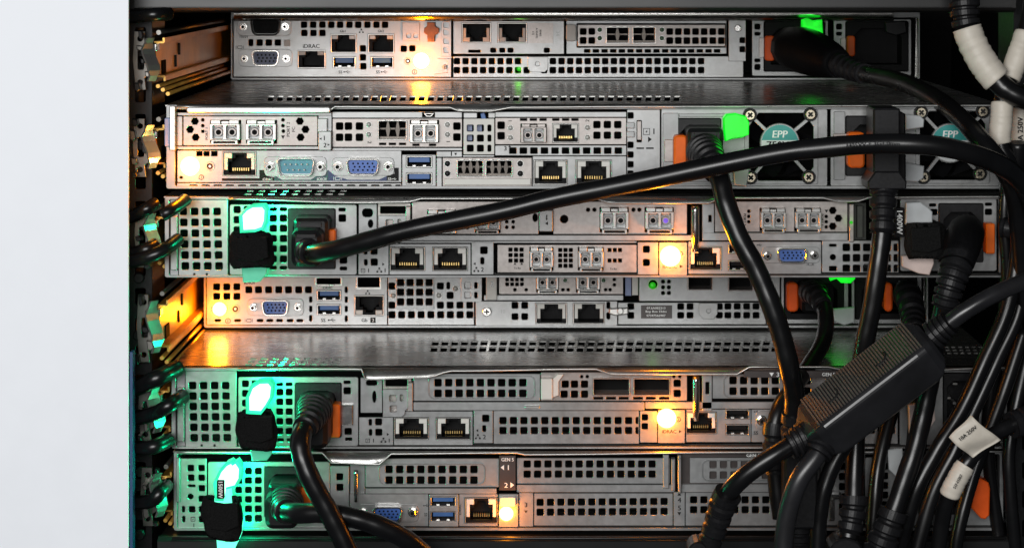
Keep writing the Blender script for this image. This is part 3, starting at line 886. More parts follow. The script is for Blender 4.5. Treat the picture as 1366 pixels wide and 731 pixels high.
# second card
S.cage(504, 160.5, 543, 187, 0, 2); S.transceiver(546.5, 160, 586, 191, bail=False, proud=4.5)
S.panel(443, 158, 617, 197, sq((453, 168.6), (464.8, 168.6), (479.5, 168.6), (453, 183.5), (464.8, 183.5), (479.5, 183.5), (609.5, 168.6), (609.5, 183.2), w=9.4) + sq((510.5, 192.3), (523.5, 192.3), (537, 192.3), (555, 193.6), (577, 193.6), w=9, h=2.6, r=.5), m=NICKEL, name='expansion_bracket')
for x in (492, 597):
    for y in (166.5, 179.7): S.pipe(x, y, 3.6, m=LEDOFF)
S.text('2', 493, 190, 5, rot=90); S.text('1', 598, 189, 5, rot=90)
S.panel(443, 149, 617, 158, [rr(563.5, 150.2, 580, 156.8, .8)], o=-.8); S.panel(443, 197, 617, 201.5, o=-.6)
S.part('spring_clip', BRIGHT, lambda q: q.plate([(565, 151.5), (579, 151.5), (575, 156), (569, 156)], [[(567.5, 152.6), (576.5, 152.6), (574, 154.8), (570, 154.8)]], -.2, 1, .2))
# white air vent
S.panel(618, 158, 660, 206.5, grid(627.5, 171, 2, 3, 13.5, 13.4, 9.2) + grid(653, 171, 1, 3, 1, 13.4, 5.2, 9.2), o=-1.5, m=WHITEP, name='air_vent')
S.part('blue_lever', BLUE, lambda q: q.prism([(641, 152), (646, 150), (650, 163), (643, 163)], -1, 6, .5))
S.panel(618, 150, 637, 158, o=-1.4); S.panel(651, 150, 661, 158, o=-1.2)
for (a, b) in ((626, 171), (626, 184), (639, 172)): S.part('blue_lever', PALEB, lambda q: q.box(a - 3, b - 6, a + 3.5, b + 5, 5, 9, .5))
# third card
S.transceiver(694, 165, 729.5, 191, bail=False, proud=5, m=NICKEL); S.rj45(737, 165, 772, 190.5, True)
S.panel(660, 157, 836, 193.5, sq((668.5, 167.5), (668.5, 181.5), w=9.4) + grid(796.3, 166.6, 3, 2, 13.9, 14.2, 9.2) + sq((698.5, 159.9), (711.5, 159.9), (724.5, 159.9), (741.5, 159.9), (754.5, 159.9), (767, 159.9), w=9, h=2.8, r=.5), m=NICKEL, name='expansion_bracket')
for x, y in ((681, 171), (681, 184), (783.7, 170.6), (783.7, 183.6)): S.pipe(x, y, 3.6)
S.text('1', 680.5, 161.5, 4.6, rot=90); S.text('2', 783.5, 161.5, 5, rot=-90)
S.panel(660, 149, 836, 157, o=-.8)
S.panel(660, 193.5, 836, 208, grid(684.2, 201, 11, 1, 14.05, 0, 9.4, 8, r=.8), o=-1.2)
S.text('3', 674, 198, 6, -1.2); S.tri([(678, 196.5), (682, 196.5), (680, 193.8)], -1.2)
# right plate
S.panel(836, 146, 881, 250, sq((840.8, 154.4), (840.8, 193.5), (840.8, 206.5), (840.8, 219.5), w=8.5, h=8) + [rr(849.5, 161, 856, 190, 1)] + sq((840.8, 231), w=8.5, h=6), name='side_plate')
for y in (167, 179): S.part('steel_tab', STEEL2, lambda q: q.box(835.5, y - 4, 846, y + 4, -2.5, 0, .6, 1))
S.part('inner_tongue', NICKEL, lambda q: q.box(850, 162, 855.5, 187, .3, 2, .4))
S.bolt_icon(862.5, 175.8, 1.35); S.text('1', 872, 175.5, 7.5, bold=.3); S.tri([(864.5, 182.5), (864.5, 190), (869.5, 186.2)])
S.part('bend_slots', DARK, lambda q: (q.box(849, 197, 859, 199, -.1, .2), q.box(862, 197, 872, 199, -.1, .2)))
# lower row
S.rj45(297, 202.5, 342, 235, True)
S.usb(542, 208.5, 576.5, 223.5); S.usb(542, 230.5, 576.5, 246)
S.panel(236, 200.5, 536, 244, sq((266, 205.3), (275.5, 205.3), (286, 205.3), w=8, h=6.5, r=.6) + sq((241.5, 237), w=4.5, h=3.5), o=0)
S.panel(536, 206, 582, 250, o=-.6)
S.panel(236, 244, 536, 251, grid(258.5, 248, 18, 1, 16.15, 0, 11, 3.2, r=1.3), o=-.8, c=.3)
S.lamp(253.5, 222, 13, 0.08, out=13)
S.part('side_reflector', AMBER, lambda q: q.box(205, 206, 217, 219, 3, 6, 1.5, 4)) if False else None
S.button(280, 222, 5.6); S.disc_icon(268.5, 236.7, 3.6)
S.part('printed_strip', PRINT, lambda q: q.prism([(296, 238), (346, 238), (346, 227), (352, 227), (356, 235), (366, 237), (366, 241.6), (296, 241.6)], -.12, 0))
S.part('printed_strip', DTEAL, lambda q: q.prism([(366, 234), (376, 240), (414, 240), (424, 234), (438, 227), (438, 241.6), (366, 241.6)], -.11, 0))
S.part('printed_strip', NAVY, lambda q: q.prism([(438, 227), (446, 234), (464, 240), (505, 240), (516, 235), (516, 241.6), (438, 241.6)], -.11, 0))
S.part('printed_strip', PRINT, lambda q: q.prism([(516, 235), (526, 232), (526, 224), (532, 224), (532, 241.6), (516, 241.6)], -.11, 0))
S.dsub(372.5, 212.5, 418.5, 232, [(360.5, 222), (428, 222)], TEALC, rows=((5, .32), (4, .7)), male=True, sr=6, name='serial_port')
S.dsub(464.5, 213.5, 504.5, 231, [(451, 222), (518, 222)], VBLUE, sr=6)
S.text('iDRAC', 357, 239.3, 3.2, -.15, WPRINT); S.text('IOIOI', 429, 239, 3.8, -.15, WPRINT); S.screen_icon(450.5, 238.2, .85, -.1, WPRINT); S.text('SS', 519.5, 239, 3.6, -.1, WPRINT); S.usb_icon(526, 239, .6, -.1, WPRINT)
S.text('1', 602, 205, 6.5, -1.2); S.tri([(606, 204), (610, 204), (608, 207.5)], -1.2)
S.panel(582, 201.5, 617, 210, o=-1.2); S.panel(617, 206.5, 660, 210, o=-1); S.panel(582, 210, 590, 250, o=-1)
S.cage(609.5, 213, 645.5, 236, -.6, 3); S.cage(647.5, 213, 684, 236, -.6, 3)
S.panel(590, 210, 710, 249, o=-.8, m=NICKEL, name='network_card_bracket')
for x in (597, 694):
    for y in (218.3, 231.5): S.pipe(x, y, 4, PLAST2, -.8)
S.part('steel_ledge', WHITEP, lambda q: q.box(593, 238, 708, 246.5, -2.2, -.8, .8))
S.rj45(712, 213.5, 757, 246, True, -.4); S.rj45(768, 213.5, 816, 246, True, -.4)
S.panel(710, 208, 836, 250, o=-.4, m=STEEL)
# power supplies
p = S.psu(882, 145, 1104, 249, socket=(898, 158, 962, 236), m=STEEL, cuts=[rr(996, 149, 1088, 243, 2)])
S.part('steel_plate', STEEL2, lambda q: q.box(884, 151, 905, 240, -.9, .4, .6, 1), p)
S.part('steel_trim', STEEL2, lambda q: (q.box(906, 152, 984, 156, -.7, .4, .5), q.box(884, 242, 990, 246, -.8, .4, .5)), p)
S.part('latch_spring', NICKEL, lambda q: q.box(886, 186, 898, 216, -1.8, .4, .8, 1), p)
S.part('release_latch', ORANGE, lambda q: q.box(897.5, 179, 915, 223, -10, -1, 2.2, 4.5), p)
fan(S, 993, 146, 1091, 246, 1040, 191, p)
for x, y in ((1000, 153.5), (1080.5, 152.5), (1078, 236), (1001, 236.5)): S.screw(x, y, 9.5, -.8, p)
tab(S, [(965.5, 158), (969, 153.5), (982, 152), (996, 156), (999.5, 164), (999, 180), (990, 184), (976, 186), (968, 189), (966, 172)], -14, GREEN, p, 8, label='bright green lit pull tab')
tab(S, [(978, 219), (1000, 226), (996, 249), (980, 247)], -10, TABM, p, 3)
l = bpy.data.lights.new('tab_glow', 'POINT'); l.energy = .006; l.color = (.02, 1, .05); l.shadow_soft_size = .006
lo = bpy.data.objects.new('tab_glow', l); COL.objects.link(lo); lo.parent = p; lo.location = U(984, 171, -.024) - WL[p]
p = S.psu(1108, 145, 1333, 249, socket=(1128, 155, 1196, 235), m=STEEL, cuts=[rr(1224, 149, 1317, 242, 2)])
S.part('steel_plate', STEEL2, lambda q: q.box(1112, 149, 1127, 240, -.9, .4, .6, 1), p)
S.part('latch_spring', NICKEL, lambda q: q.box(1111, 178, 1129, 184, -1.8, .4, .8, 1), p)
S.part('release_latch', ORANGE, lambda q: q.box(1128, 175, 1150, 222, -10, -1, 2.4, 5), p)
fan(S, 1221, 143, 1320, 245, 1267, 191, p)
for x, y in ((1228, 150), (1310, 148.5), (1306, 231.5), (1231, 236)): S.screw(x, y, 9.5, -.8, p)
tab(S, [(1208, 153), (1228, 155), (1233, 160), (1232, 170), (1208, 174)], -14, TABM, p, 4)
tab(S, [(1206, 217), (1233, 222), (1232, 238), (1224, 243), (1204, 242), (1200, 232)], -14, TABM, p, 4)
S2 = S

# ================================================================== server 3 (mint light on its left supply, fibre cards)
def blank_bay(S, x0, y0, x1, y1, hx0, hy0, dx, dy, sx, w, ex):
    """empty bay cover of square holes, screwed in at the left"""
    S.panel(x0, y0, ex, y1, o=1.0, m=STEEL2, name='side_rim')
    S.panel(ex, y0, x1, y1, grid(hx0, hy0, 4, 6, dx, dy, w, sx=sx, r=2), o=-.4, name='bay_cover')
    for k in (.3, .55):
        S.part('cover_notch', PRINT, lambda q: q.box(ex + (x1 - ex) * k, y1 - 4, ex + (x1 - ex) * k + 3, y1 - .6, -.55, -.3, 0, .8))
    S.part('side_flange', STEEL, lambda q: q.box(x0 + 2, y0 + 22, ex - .5, y1 - 8, -2, .9, 1, 2))
def mint(S, p, cx, cy, e, dd=-26):
    l = bpy.data.lights.new('tab_glow', 'POINT'); l.energy = e; l.color = (0, 1, .40); l.shadow_soft_size = .003
    lo = bpy.data.objects.new('tab_glow', l); COL.objects.link(lo); lo.parent = p; lo.location = U(cx, cy, S.d + dd * .001) - WL[p]

S = Server('server whose lamp glows beside a block of fibre transceivers, third from top', 0.0, 220, 262, 1345, 370)
S.chassis((6, 4, 4, 3))
sl = []
for i in range(9):
    for j in range(2):
        x = 330 + i * 15.5 + j * -3; y = 254 + j * 4.2
        sl.append([(x, y), (x + 8.5, y), (x + 7.6, y + 2.2), (x - .9, y + 2.2)])
S.lid(sl)
S.lip([(305, 265), (475, 270), (545, 269), (562, 264.5), (795, 264.5), (812, 270.5), (945, 270.5), (962, 264), (1098, 263.5), (1118, 268.5), (1145, 268), (1160, 263), (1344, 262)], 8)
blank_bay(S, 226, 266, 304.5, 368, 244.5, 282.3, 15, 14.5, .55, 10, 238)
p = S.psu(306, 273, 476, 367, grid(364.3, 279.5, 2, 1, 13.6, 0, 9.5, 5) + grid(364.3, 291.5, 2, 5, 13.6, 13.6, 9.5, r=2) + grid(364.3, 357.5, 2, 1, 13.6, 0, 9.5, 5) + sq((456.3, 280), (458, 358.4), w=9.5, h=4.5) + sq((456.5, 291.3), (458, 347), w=9.5)
          + grid(316, 280, 3, 6, 13.6, 13.6, 9.5, r=2), (384, 278.5, 447.5, 359))
S.part('release_latch', ORANGE, lambda q: q.box(435.5, 304, 449.5, 326, -9, -1, 1.5, 2), p)
tab(S, [(318.5, 287), (326, 279), (336, 273.5), (353, 273), (357, 278), (356, 296), (352, 306), (340, 310), (320, 311)], -22, TEALG, p, 8, label='pull tab blazing with mint light')
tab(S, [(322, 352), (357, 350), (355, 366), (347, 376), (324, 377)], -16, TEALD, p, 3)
mint(S, p, 352, 284, .10, -11); mint(S, p, 340, 368, .004, -10)
strap(334.5, 310, 356, 55, -.022, 'black fabric strap below the topmost mint-lit tab', 1)
# riser left bits
S.panel(477.5, 272, 503, 318, [rr(483, 279, 497, 290, 4), ngon(494, 299, 3.4, 10, ry=5.5)], o=1.6, m=STEEL2)
S.part('riser_handle', STEEL, lambda q: q.plate([(505, 287), (545, 287), (545, 304), (538, 318), (530, 325), (506, 325)], sq((520, 297), w=9.5) + sq((533, 296.5), w=4.5, h=9), -2.4, 1.2, .5))
S.panel(503, 271, 548, 320, [rr(507, 276, 541, 285.5, 1)], o=1.8, m=NICKEL)
S.part('brass_edge', NICKEL, lambda q: q.box(541.5, 275, 548, 314, -3, 1, .8))
S.transceiver(569.5, 279.5, 609, 312, proud=4, bail=False); S.transceiver(633, 281, 668, 311, proud=4, m=NICKEL)
S.panel(549, 268.5, 719, 313, dots((676, 303.3), (684.6, 303.3), (615.5, 304), (623.5, 304), (676, 296), (684.6, 296)) + [ngon(714, 290.5, 3.6, 12, ry=5.5)], m=NICKEL, name='expansion_bracket')
S.panel(503, 313, 930, 321, o=-1.4); S.panel(519, 321, 850, 325, o=.3, m=STEEL2)
S.part('numbered_tab', STEEL, lambda q: q.box(719, 279.5, 737.5, 308, -4, 0, 1, 1.5))
S.text('1', 729, 289, 7, -4, bold=.3); S.tri([(731, 294.5), (731, 299.5), (727, 297)], -4)
S.transceiver(799.5, 276, 839, 310.5, proud=5); S.transceiver(859.5, 276, 899, 310.5, proud=5, violet=True)
S.panel(737.5, 268.5, 917, 313, [ngon(752.5, 292.5, 5.4, 14)] + dots((784.5, 280), (793, 280), (845, 280), (853, 280), r=2.6), m=NICKEL, name='expansion_bracket')
S.text('V2', 762, 270.5, 5.5, -.1); S.text('AV', 542, 262.3, 3.5, -8.3)
pillar(S, 920, 275, 935, 336)
S.panel(936, 270, 953, 318, [rr(945, 287, 949, 296, .5)], o=-1, name='riser_clip')
S.transceiver(1013, 277, 1048, 309, proud=5); S.transceiver(1059, 277, 1095, 309, proud=5)
S.panel(953, 268.5, 1131, 310, hx((1111, 281), (1118.5, 291.3), (1111, 302)) + dots((1102.3, 289), (1102.3, 296), (1102.3, 303), (999, 289), (999, 296), (999, 282)), m=NICKEL, name='expansion_bracket')
S.text('PORT 1', 1096.8, 293, 3.4, rot=90); S.tri([(1100, 280), (1105, 280), (1102.5, 284)]); S.text('PORT 2', 993.5, 293, 3.4, rot=90)
S.panel(936, 310, 1131, 321, o=-1.2)
S.part('side_strip', NICKEL, lambda q: q.box(1132, 272, 1138, 322, -3, 2, .8))
S.lamp(1134.5, 296, 2.2, .0003, (.3, 1, .05), GREENS, -3, 4, 1, 'link_lamp')
S.part('board_edge', BRDK, lambda q: (q.box(1141, 273, 1158, 322, 8, 12), q.box(1145, 276, 1152, 318, 4, 8)))
# lower row
S.panel(477.5, 325, 519, 367, sq((487.6, 335.5), (488, 350), w=4.5, h=8) + sq((499, 335), (499.2, 349.7), w=9))
S.bolt_icon(484.3, 361, .85); S.text('1', 491.5, 360.8, 5.2); S.neticon(506, 360.5, .95); S.text('1', 513.5, 360.5, 5.2); S.tri([(510, 350.5), (510, 354.5), (513, 352.5)])
S.rj45(520, 329.5, 567, 361.5, True, pipes=(WHITEP, WHITEP)); S.rj45(577, 329.5, 624, 361.5, True)
S.panel(519, 325, 628.5, 367)
S.panel(628.5, 322.5, 659, 366.5, sq((645.6, 333.7), w=9.5) + sq((643.5, 347.7), w=5, h=9), o=-.8)
S.tri([(634.5, 349.5), (634.5, 353.5), (631.5, 351.5)], -.8); S.neticon(635.5, 359.5, .95, -.8); S.text('2', 643.3, 359.3, 6, -.8)
S.transceiver(706, 329, 738.5, 361, proud=4.5); S.transceiver(770.5, 329, 805.5, 361, proud=4.5)
S.panel(663, 326, 850, 364, grid(681, 333, 3, 3, 7.4, 7.3, 5, r=.8) + grid(747.3, 333.5, 3, 4, 7.1, 7, 5, r=.8) + grid(813, 333.5, 3, 2, 7, 14, 5, r=.8), m=NICKEL, name='network_card_bracket', o=-.4)
S.tri([(685, 353), (687, 350.5), (689, 353)], -.4); S.tri([(694, 353), (696, 350.5), (698, 353)], -.4); S.text('Tx Rx', 690, 357.5, 2.6, -.4); S.text('Tx Rx', 818, 358.5, 2.6, -.4)
S.panel(850, 322.5, 878.5, 366.5, sq((862, 332.3), (862, 350), w=9), o=-1)
S.panel(878.5, 322.5, 917, 367.5, o=-1.4, m=NICKEL, name='lamp_plate')
S.lamp(894, 341.5, 14, .09, o=-1.4, out=12)
S.disc_icon(907.5, 338, 3.4, -1.4); S.text('iDRAC', 893, 355, 4.6, -1.4, bold=.3); S.tri([(906.5, 352.8), (906.5, 357), (911, 355)], -1.4)
S.rj45(920, 329, 962.5, 360.5, True)
S.usb(971.5, 326, 996, 338.5, PLAST); S.usb(971.5, 347.5, 998, 361, PLAST)
S.panel(917.5, 322, 1000, 366)
S.panel(1000, 322, 1096, 366)
S.dsub(1038, 332.5, 1074, 347.5, [(1023.5, 341), (1086, 340)], VBLUE, sr=5)
S.screen_icon(1081, 352.5, .7); S.usb_icon(1013, 327, .6)
S.panel(1096, 320.5, 1199, 364, [rr(1106, 325.5, 1116, 329, 1.5), ngon(1111, 343, 4, 14), rr(1106, 355, 1116, 361.5, 1)] + grid(1129, 330, 6, 3, 13.6, 14, 9.8), o=-.4)
S.bolt_icon(1155.5, 354, .8, -.4)
p = S.psu(1201, 265, 1330, 362, sq((1244.5, 273.8), (1319, 272.8), (1316.5, 348.5), w=9.5, h=4) + sq((1246, 283.3), (1319, 283), (1316.5, 340.8), w=9.5, h=8), (1252, 271.5, 1312, 350))
S.part('release_latch', ORANGE, lambda q: q.box(1311, 296, 1323, 336, -9, -1, 1.5, 2), p)
S.panel(1331, 264, 1342, 364, o=-2, m=STEEL2, name='side_rim')
tab(S, [(1209, 271), (1228, 270), (1238, 277), (1244, 283), (1244, 297), (1208, 300)], -22, TABM, p, 4)
tab(S, [(1203, 342), (1246, 338), (1246, 352), (1240, 367), (1226, 365), (1204, 356)], -18, TABP, p, 4)
strap(1233, 296, 344, 52, -.024, 'black ribbed fabric strap below the 1400 watt tag', 2)
q = S.mb(-24); q.box(1193, 277, 1206.5, 316.5, -1, 1.5, .6, 2); t = q.build('rating_tag', PLAST, S.root)
lettering(on(-.024), '1400W', 1199.8, 296.5, 7.6, -1.15, WPRINT, S.root, 90, 1.0, 0, .4)
S3 = S

# ================================================================== server 4 (set back)
S = Server('short server with the black printed serial label, fourth from top and set back', D4, 272, 352, 1238, 437, deep=0.24)
S.chassis((3, 6, 3, 3.4))
S.lid(back=0.24)
S.usb(423, 387, 455, 401); S.usb(423, 406, 455, 420)
S.cut(rr(421.5, 371, 455, 380, 1)); S.cut(rr(477, 370, 507, 384, 1))
S.part('port_frame', BRIGHT, lambda q: q.plate(rr(420, 368, 457, 381.5, 1), [rr(422.5, 371, 454.5, 379, 1)], -.5, .8, .3))
S.part('port_frame', BRIGHT, lambda q: q.plate(rr(475, 367, 509, 386, 1), [rr(477.5, 370, 506.5, 383, 1)], -.5, .8, .3))
S.rj45(473, 394, 512, 421, False, pins=False, legs=False)
hs = sq((289, 382.5), (302.5, 382.5), (316, 382.5), (289, 395.3), (302.5, 395.3), (316, 395.3), (332, 386.5), (345, 386.5), (358.5, 386.5), (372, 386.5), (385, 386.5), (398.5, 386.5), (411.5, 386.5), w=8.8)
hs += sq((414.5, 399.5), (414.5, 412), (414.5, 424.5), (462, 386.5), (462, 399.5), (462, 412), (462, 425), w=3.6, h=8)
hs += sq((290.5, 427.5), (317, 427.5), (347, 427.5), (360, 427.5), (373, 427.5), (387, 427.5), (400, 427.5), w=8.6, h=3.4)
S.panel(275, 362, 517, 434, hs)
S.dsub(352, 401.5, 384, 417.5, [(338, 409.5), (397.5, 409.5)], VBLUE, sr=4.8)
S.lamp(293, 412, 10, .12, out=14)
S.part('lamp_ring', BRASS, lambda q: q.plate(ngon(293, 412, 10.5, 24), [ngon(293, 412, 8.6, 24)], -1, 1.2, .4))
S.button(314, 412, 5.4); S.disc_icon(304, 428, 3.8); S.screen_icon(332, 427.5, .8)
S.text('IOIOI', 332.5, 377, 4.2); S.text('iDRAC', 437, 383.8, 3.2); S.text('SS', 431, 427, 4.8); S.usb_icon(443, 427, .9)
S.neticon(490.5, 390, .8); S.text('Gb', 486, 427, 4.6); S.part('printed_symbol', PRINT, lambda q: q.box(494, 423.5, 501, 430.5, -.12, 0)); S.text('2', 497.5, 427, 4.4, -.1, WPRINT)
hs = sq((522.8, 381.5), (522.8, 407), w=8.6) + grid(522.8, 419.8, 9, 1, 13.0, 0, 8.8) + sq((587.5, 381.5), (587.5, 407), (600.5, 394), (600.5, 407), (613.5, 407), (626.5, 407), w=8.6) + sq((598, 381), w=4.4, h=9)
hs += grid(534.6, 376.5, 4, 3, 12.65, 12.9, 8.8)
S.panel(517, 362, 633, 434, hs)
S.part('vent_frame', STEEL2, lambda q: q.plate([(529, 364), (579, 364), (579, 412), (573, 414), (566, 411), (560, 414), (553, 411), (547, 414), (540, 411), (534, 414), (529, 412)], grid(534.6, 376.5, 4, 3, 12.65, 12.9, 9.4), -1.4, 1.0, .3))
for x, y in ((524.5, 394.3), (585.5, 394), (607.5, 385)): S.pipe(x, y, 3.8)
S.part('small_cover', STEEL, lambda q: q.plate(rr(615, 366, 643, 402, 2), sq((624, 380), (624, 393), w=8.6) + sq((635, 380), (635, 393), w=4.2, h=8.4), -2.2, 1, .4))
S.part('numbered_tab', WHITEP, lambda q: q.box(648.5, 364, 663, 399, -3.4, 0, 1, 1.5)); S.text('2', 656.5, 378, 7, -3.4, m=STEEL2)
# upper riser with transceivers
S.transceiver(715, 362, 745.5, 390.5, proud=3, bail=True); S.transceiver(768, 362, 801, 390.5, proud=3)
S.panel(665, 360, 832, 393, grid(676.5, 373, 4, 2, 6.6, 6.2, 4.2, r=.6) + sq((687, 386.5), (702, 386.5), w=4) + sq((751, 386.5), (758, 386.5), (808, 386.5), (814, 386.5), w=4) + sq((819.5, 373), (819.5, 380), w=4), m=NICKEL, name='expansion_bracket')
for x in (754, 805): S.pipe(x, 374, 2.8, LEDGRN)
S.panel(645, 393, 832, 401, o=-.6)
S.part('blue_lever', PALEB, lambda q: q.box(834, 364, 842, 394, -2, 2, .6)); S.part('white_lever', WHITEP, lambda q: q.box(843, 364, 851, 393, -2.6, 2, .6))
S.cage(917, 366, 951, 387, 0, 0, NICKEL, name='empty_port'); S.cage(971, 366, 1005, 388, 0, 0, NICKEL, name='empty_port')
S.panel(852, 360, 1022, 402, [ngon(871, 379.3, 6, 16)] + grid(884.5, 375.5, 2, 3, 7.8, 7.6, 5, r=2.3), m=STEEL, o=-.4, name='expansion_bracket')
S.lamp(871, 382, 4.4, .0006, (.2, 1, .05), GREENS, 4, 4, 1, 'link_lamp')
# lower card and strip
S.rj45(714.5, 404, 756.5, 432, True, -.6, pins=False); S.rj45(764.5, 404, 806.5, 432, True, -.6, pins=False)
S.panel(634, 401, 824, 437, sq((687, 407), (700, 407), (687, 422), (700, 422), w=8.4) + sq((811.5, 407), (811.5, 421), w=4.6, h=9), o=-.8, name='network_card_bracket')
S.screw(649.5, 415, 8.5, -.8, ring=False, m=CHROME); S.text('10', 671, 415, 5, -.85, m=STEEL2)
S.part('turn_latch', BRIGHT, lambda q: (q.cyl(827, 413.5, 4.5, -5, 2, 14, 1), q.prism([(812, 410), (838, 409), (838, 418), (820, 420), (812, 417)], -4, -1, 1.5)))
S.panel(824, 403, 1022, 433, sq((841.5, 408.5), (841.5, 420.5), w=8.4) + sq((908, 408.7), (920.5, 408.7), (959.5, 408.7), (971, 408.5), (983.5, 408.5), (996, 408.5), (1008.5, 408.5), (908, 420.3), (920.5, 420.3), (959.5, 420.3), (971, 420.3), (983.5, 420.3), (996, 420.3), (1008.5, 420.3), w=8.6, h=8), o=-.4, name='slot_cover')
S.part('cover_tab', STEEL, lambda q: q.plate([(932, 404), (957, 404), (957, 418), (952, 425), (937, 425), (932, 418)], [ngon(945, 414, 3, 12)], -1.6, 1, .5))
S.part('serial_label', BROWN, lambda q: q.box(855, 407, 896.5, 424.5, -.55, -.4))
for i, t in enumerate(('07.6A0B2213', 'Bop Box 22dm', 'S7347566907')): S.text(t, 875, 410.6 + i * 5, 2.9, -.6, WPRINT, sx=1.12)
S.panel(1022, 362, 1041, 434, o=.4, m=STEEL2)
for k, (a, b) in enumerate(((1042, 1132), (1136, 1230))):
    p = S.psu(a, 366, b, 432, (), (a + 4, 370, b - 6, 426), m=STEEL2, im=PLAST)
    S.part('release_latch', ORANGE2, lambda q: q.box(a + (6 if k == 0 else 41), 375, a + (21 if k == 0 else 52), 413, -8, 1, 2, 5), p)
    if k == 0:
        tab(S, [(1106, 366), (1141, 366), (1141, 372), (1135, 378), (1122, 377.5), (1116, 372), (1108, 375)], -14, GREEN, p, 6, label='bright green lit pull tab')
        tab(S, [(1112, 412), (1140, 410), (1140, 430), (1126, 434), (1112, 428)], -12, TABM, p, 3)
        l = bpy.data.lights.new('tab_glow', 'POINT'); l.energy = .0018; l.color = (.02, 1, .05); l.shadow_soft_size = .006
        lo = bpy.data.objects.new('tab_glow', l); COL.objects.link(lo); lo.parent = p; lo.location = U(1118, 384, D4 - .022) - WL[p]
S4 = S

# ================================================================== server 5
S = Server('server with mint-lit supply and slot blanks marked 3, fifth from top', 0.0, 229, 490, 1343, 598)
S.chassis((6, 4, 4, 3))
sl = []
for i in range(36):
    x = 575 + i * 13.0
    sl.append([(x + 2, 454.5), (x + 11, 454.5), (x + 9.5, 460.5), (x + .5, 460.5)])
    sl.append([(x + .2, 462.3), (x + 9.2, 462.3), (x + 7.8, 469), (x - 1.2, 469)])
for i in range(9):
    for j in range(3):
        x = 335 + i * 14.2 - j * 3.4; y = 477.5 + j * 4
        sl.append([(x, y), (x + 8.5, y), (x + 7.3, y + 2.2), (x - 1.2, y + 2.2)])
for i in range(16):
    for j in range(3):
        x = 1188 + i * 9 + j * 1.6; y = 462 + j * 4
        sl.append([(x, y), (x + 5, y), (x + 5.6, y + 2.2), (x + .6, y + 2.2)])
for x, y in ((519, 489), (547, 487), (571, 485)): pass
S.lid(sl)
S.lip([(318, 492), (482, 491.5), (487, 505), (570, 502.5), (602, 494), (795, 491.5), (815, 498.5), (983, 498.5), (1000, 488.8), (1105, 488.8), (1130, 494), (1200, 494), (1342, 490)], 12)
blank_bay(S, 235, 494, 316, 596, 256.8, 514, 14.7, 13.9, .45, 10, 247)
p = S.psu(317.5, 503, 478, 595, grid(373, 512.8, 2, 1, 12.6, 0, 9.2, 4.6) + grid(373, 523.3, 2, 5, 12.6, 13, 9.2, r=2) + grid(374, 587, 2, 1, 12.6, 0, 9.2, 4.6) + sq((463, 510), (465, 585.8), w=9.5, h=4.2) + sq((463, 521.3), (464.3, 575.5), w=9.5, h=9)
          + grid(327, 512, 3, 6, 13, 13, 9.2, r=2), (393, 510.5, 455.5, 583.5))
S.part('latch_spring', CHROME, lambda q: q.box(455, 539, 471, 566, -2.2, .4, 1, 1), p)
S.part('release_latch', ORANGE, lambda q: q.box(440.5, 534.5, 455.5, 578.5, -10, -1, 1.6, 2.4), p)
tab(S, [(327.5, 530), (334, 515), (346, 507.5), (361, 507), (366, 513), (364, 530), (356, 543), (348, 553), (328, 552)], -22, TEALG, p, 8, label='pull tab blazing with mint light')
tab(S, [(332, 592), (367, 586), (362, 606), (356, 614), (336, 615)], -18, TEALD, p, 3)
mint(S, p, 358, 518, .10, -11); mint(S, p, 350, 604, .004, -12)
strap(343, 549, 597, 50, -.024, 'black fabric strap below the middle mint-lit tab', 3)
S.panel(480, 504, 510, 552, [rr(488, 508, 503, 515, 3), ngon(499, 530, 2.6, 10, ry=8)], o=2, m=STEEL2)
S.part('riser_handle', STEEL, lambda q: q.plate([(511, 518), (548, 518), (548, 541), (541, 546), (540, 552), (536, 555), (511, 555)], sq((524.3, 530), (525, 544), w=9) + sq((536, 529.5), w=4.2, h=9), -2.4, 1.2, .5))
S.panel(510, 503, 549, 556, [rr(514, 507, 543, 516, 1)], o=2, m=NICKEL)
S.part('brass_edge', NICKEL, lambda q: q.box(544, 509, 551, 547, -3, 1, .8))
hs = grid(584.3, 510.3, 9, 2, 14.15, 14.3, 9.6, 10)
S.panel(551, 498, 721, 535, hs, name='slot_blank'); recess(S, 571, 500.5, 714, 532, hs)
S.panel(551, 535, 860, 547, o=-1.4); S.part('blank_handle', HEM, lambda q: q.box(700, 539.5, 720, 543.5, -3, -1.4, .8, 1))
S.part('white_clip', WHITEP, lambda q: (q.box(721.5, 503, 737, 531, -4.5, 0, 1, 1.5), q.prism([(737, 505), (744, 498), (752, 498), (745, 508), (745, 526), (737, 529)], -2.5, 0, .6)))
S.cage(790.5, 503.5, 840.5, 527.5, 0, 0, NICKEL, name='empty_port'); S.cage(844.5, 503.5, 894.5, 527.5, 0, 0, NICKEL, name='empty_port')
S.panel(721, 496, 917, 535, sq((754, 512.3), (766.3, 512.3), (779.7, 512.3), (752.5, 525.6), (766.3, 525.6), (779.7, 525.6), (903.5, 511), (903.5, 524.5), w=9.4) + dots((776, 502.3), (783.5, 502.3), (899, 502), (907, 502)) + sq((798, 531), (815, 531), (832, 531), (851, 531), (868, 531), (886, 531), w=13, h=3.4, r=.6), m=NICKEL, name='expansion_bracket')
pillar(S, 922, 502, 935, 561)
S.panel(936, 498, 950, 548, [rr(941, 509, 946, 525, 1)], o=-1, name='riser_clip')
hs = grid(978, 507.3, 8, 2, 14.1, 14.3, 9.6, 10)
S.panel(950, 498.5, 1120, 532, hs, name='slot_blank'); recess(S, 965, 500, 1104, 530.5, hs)
S.part('printed_strip', BROWN, lambda q: q.box(990, 489, 1124, 497.5, -13, -10))
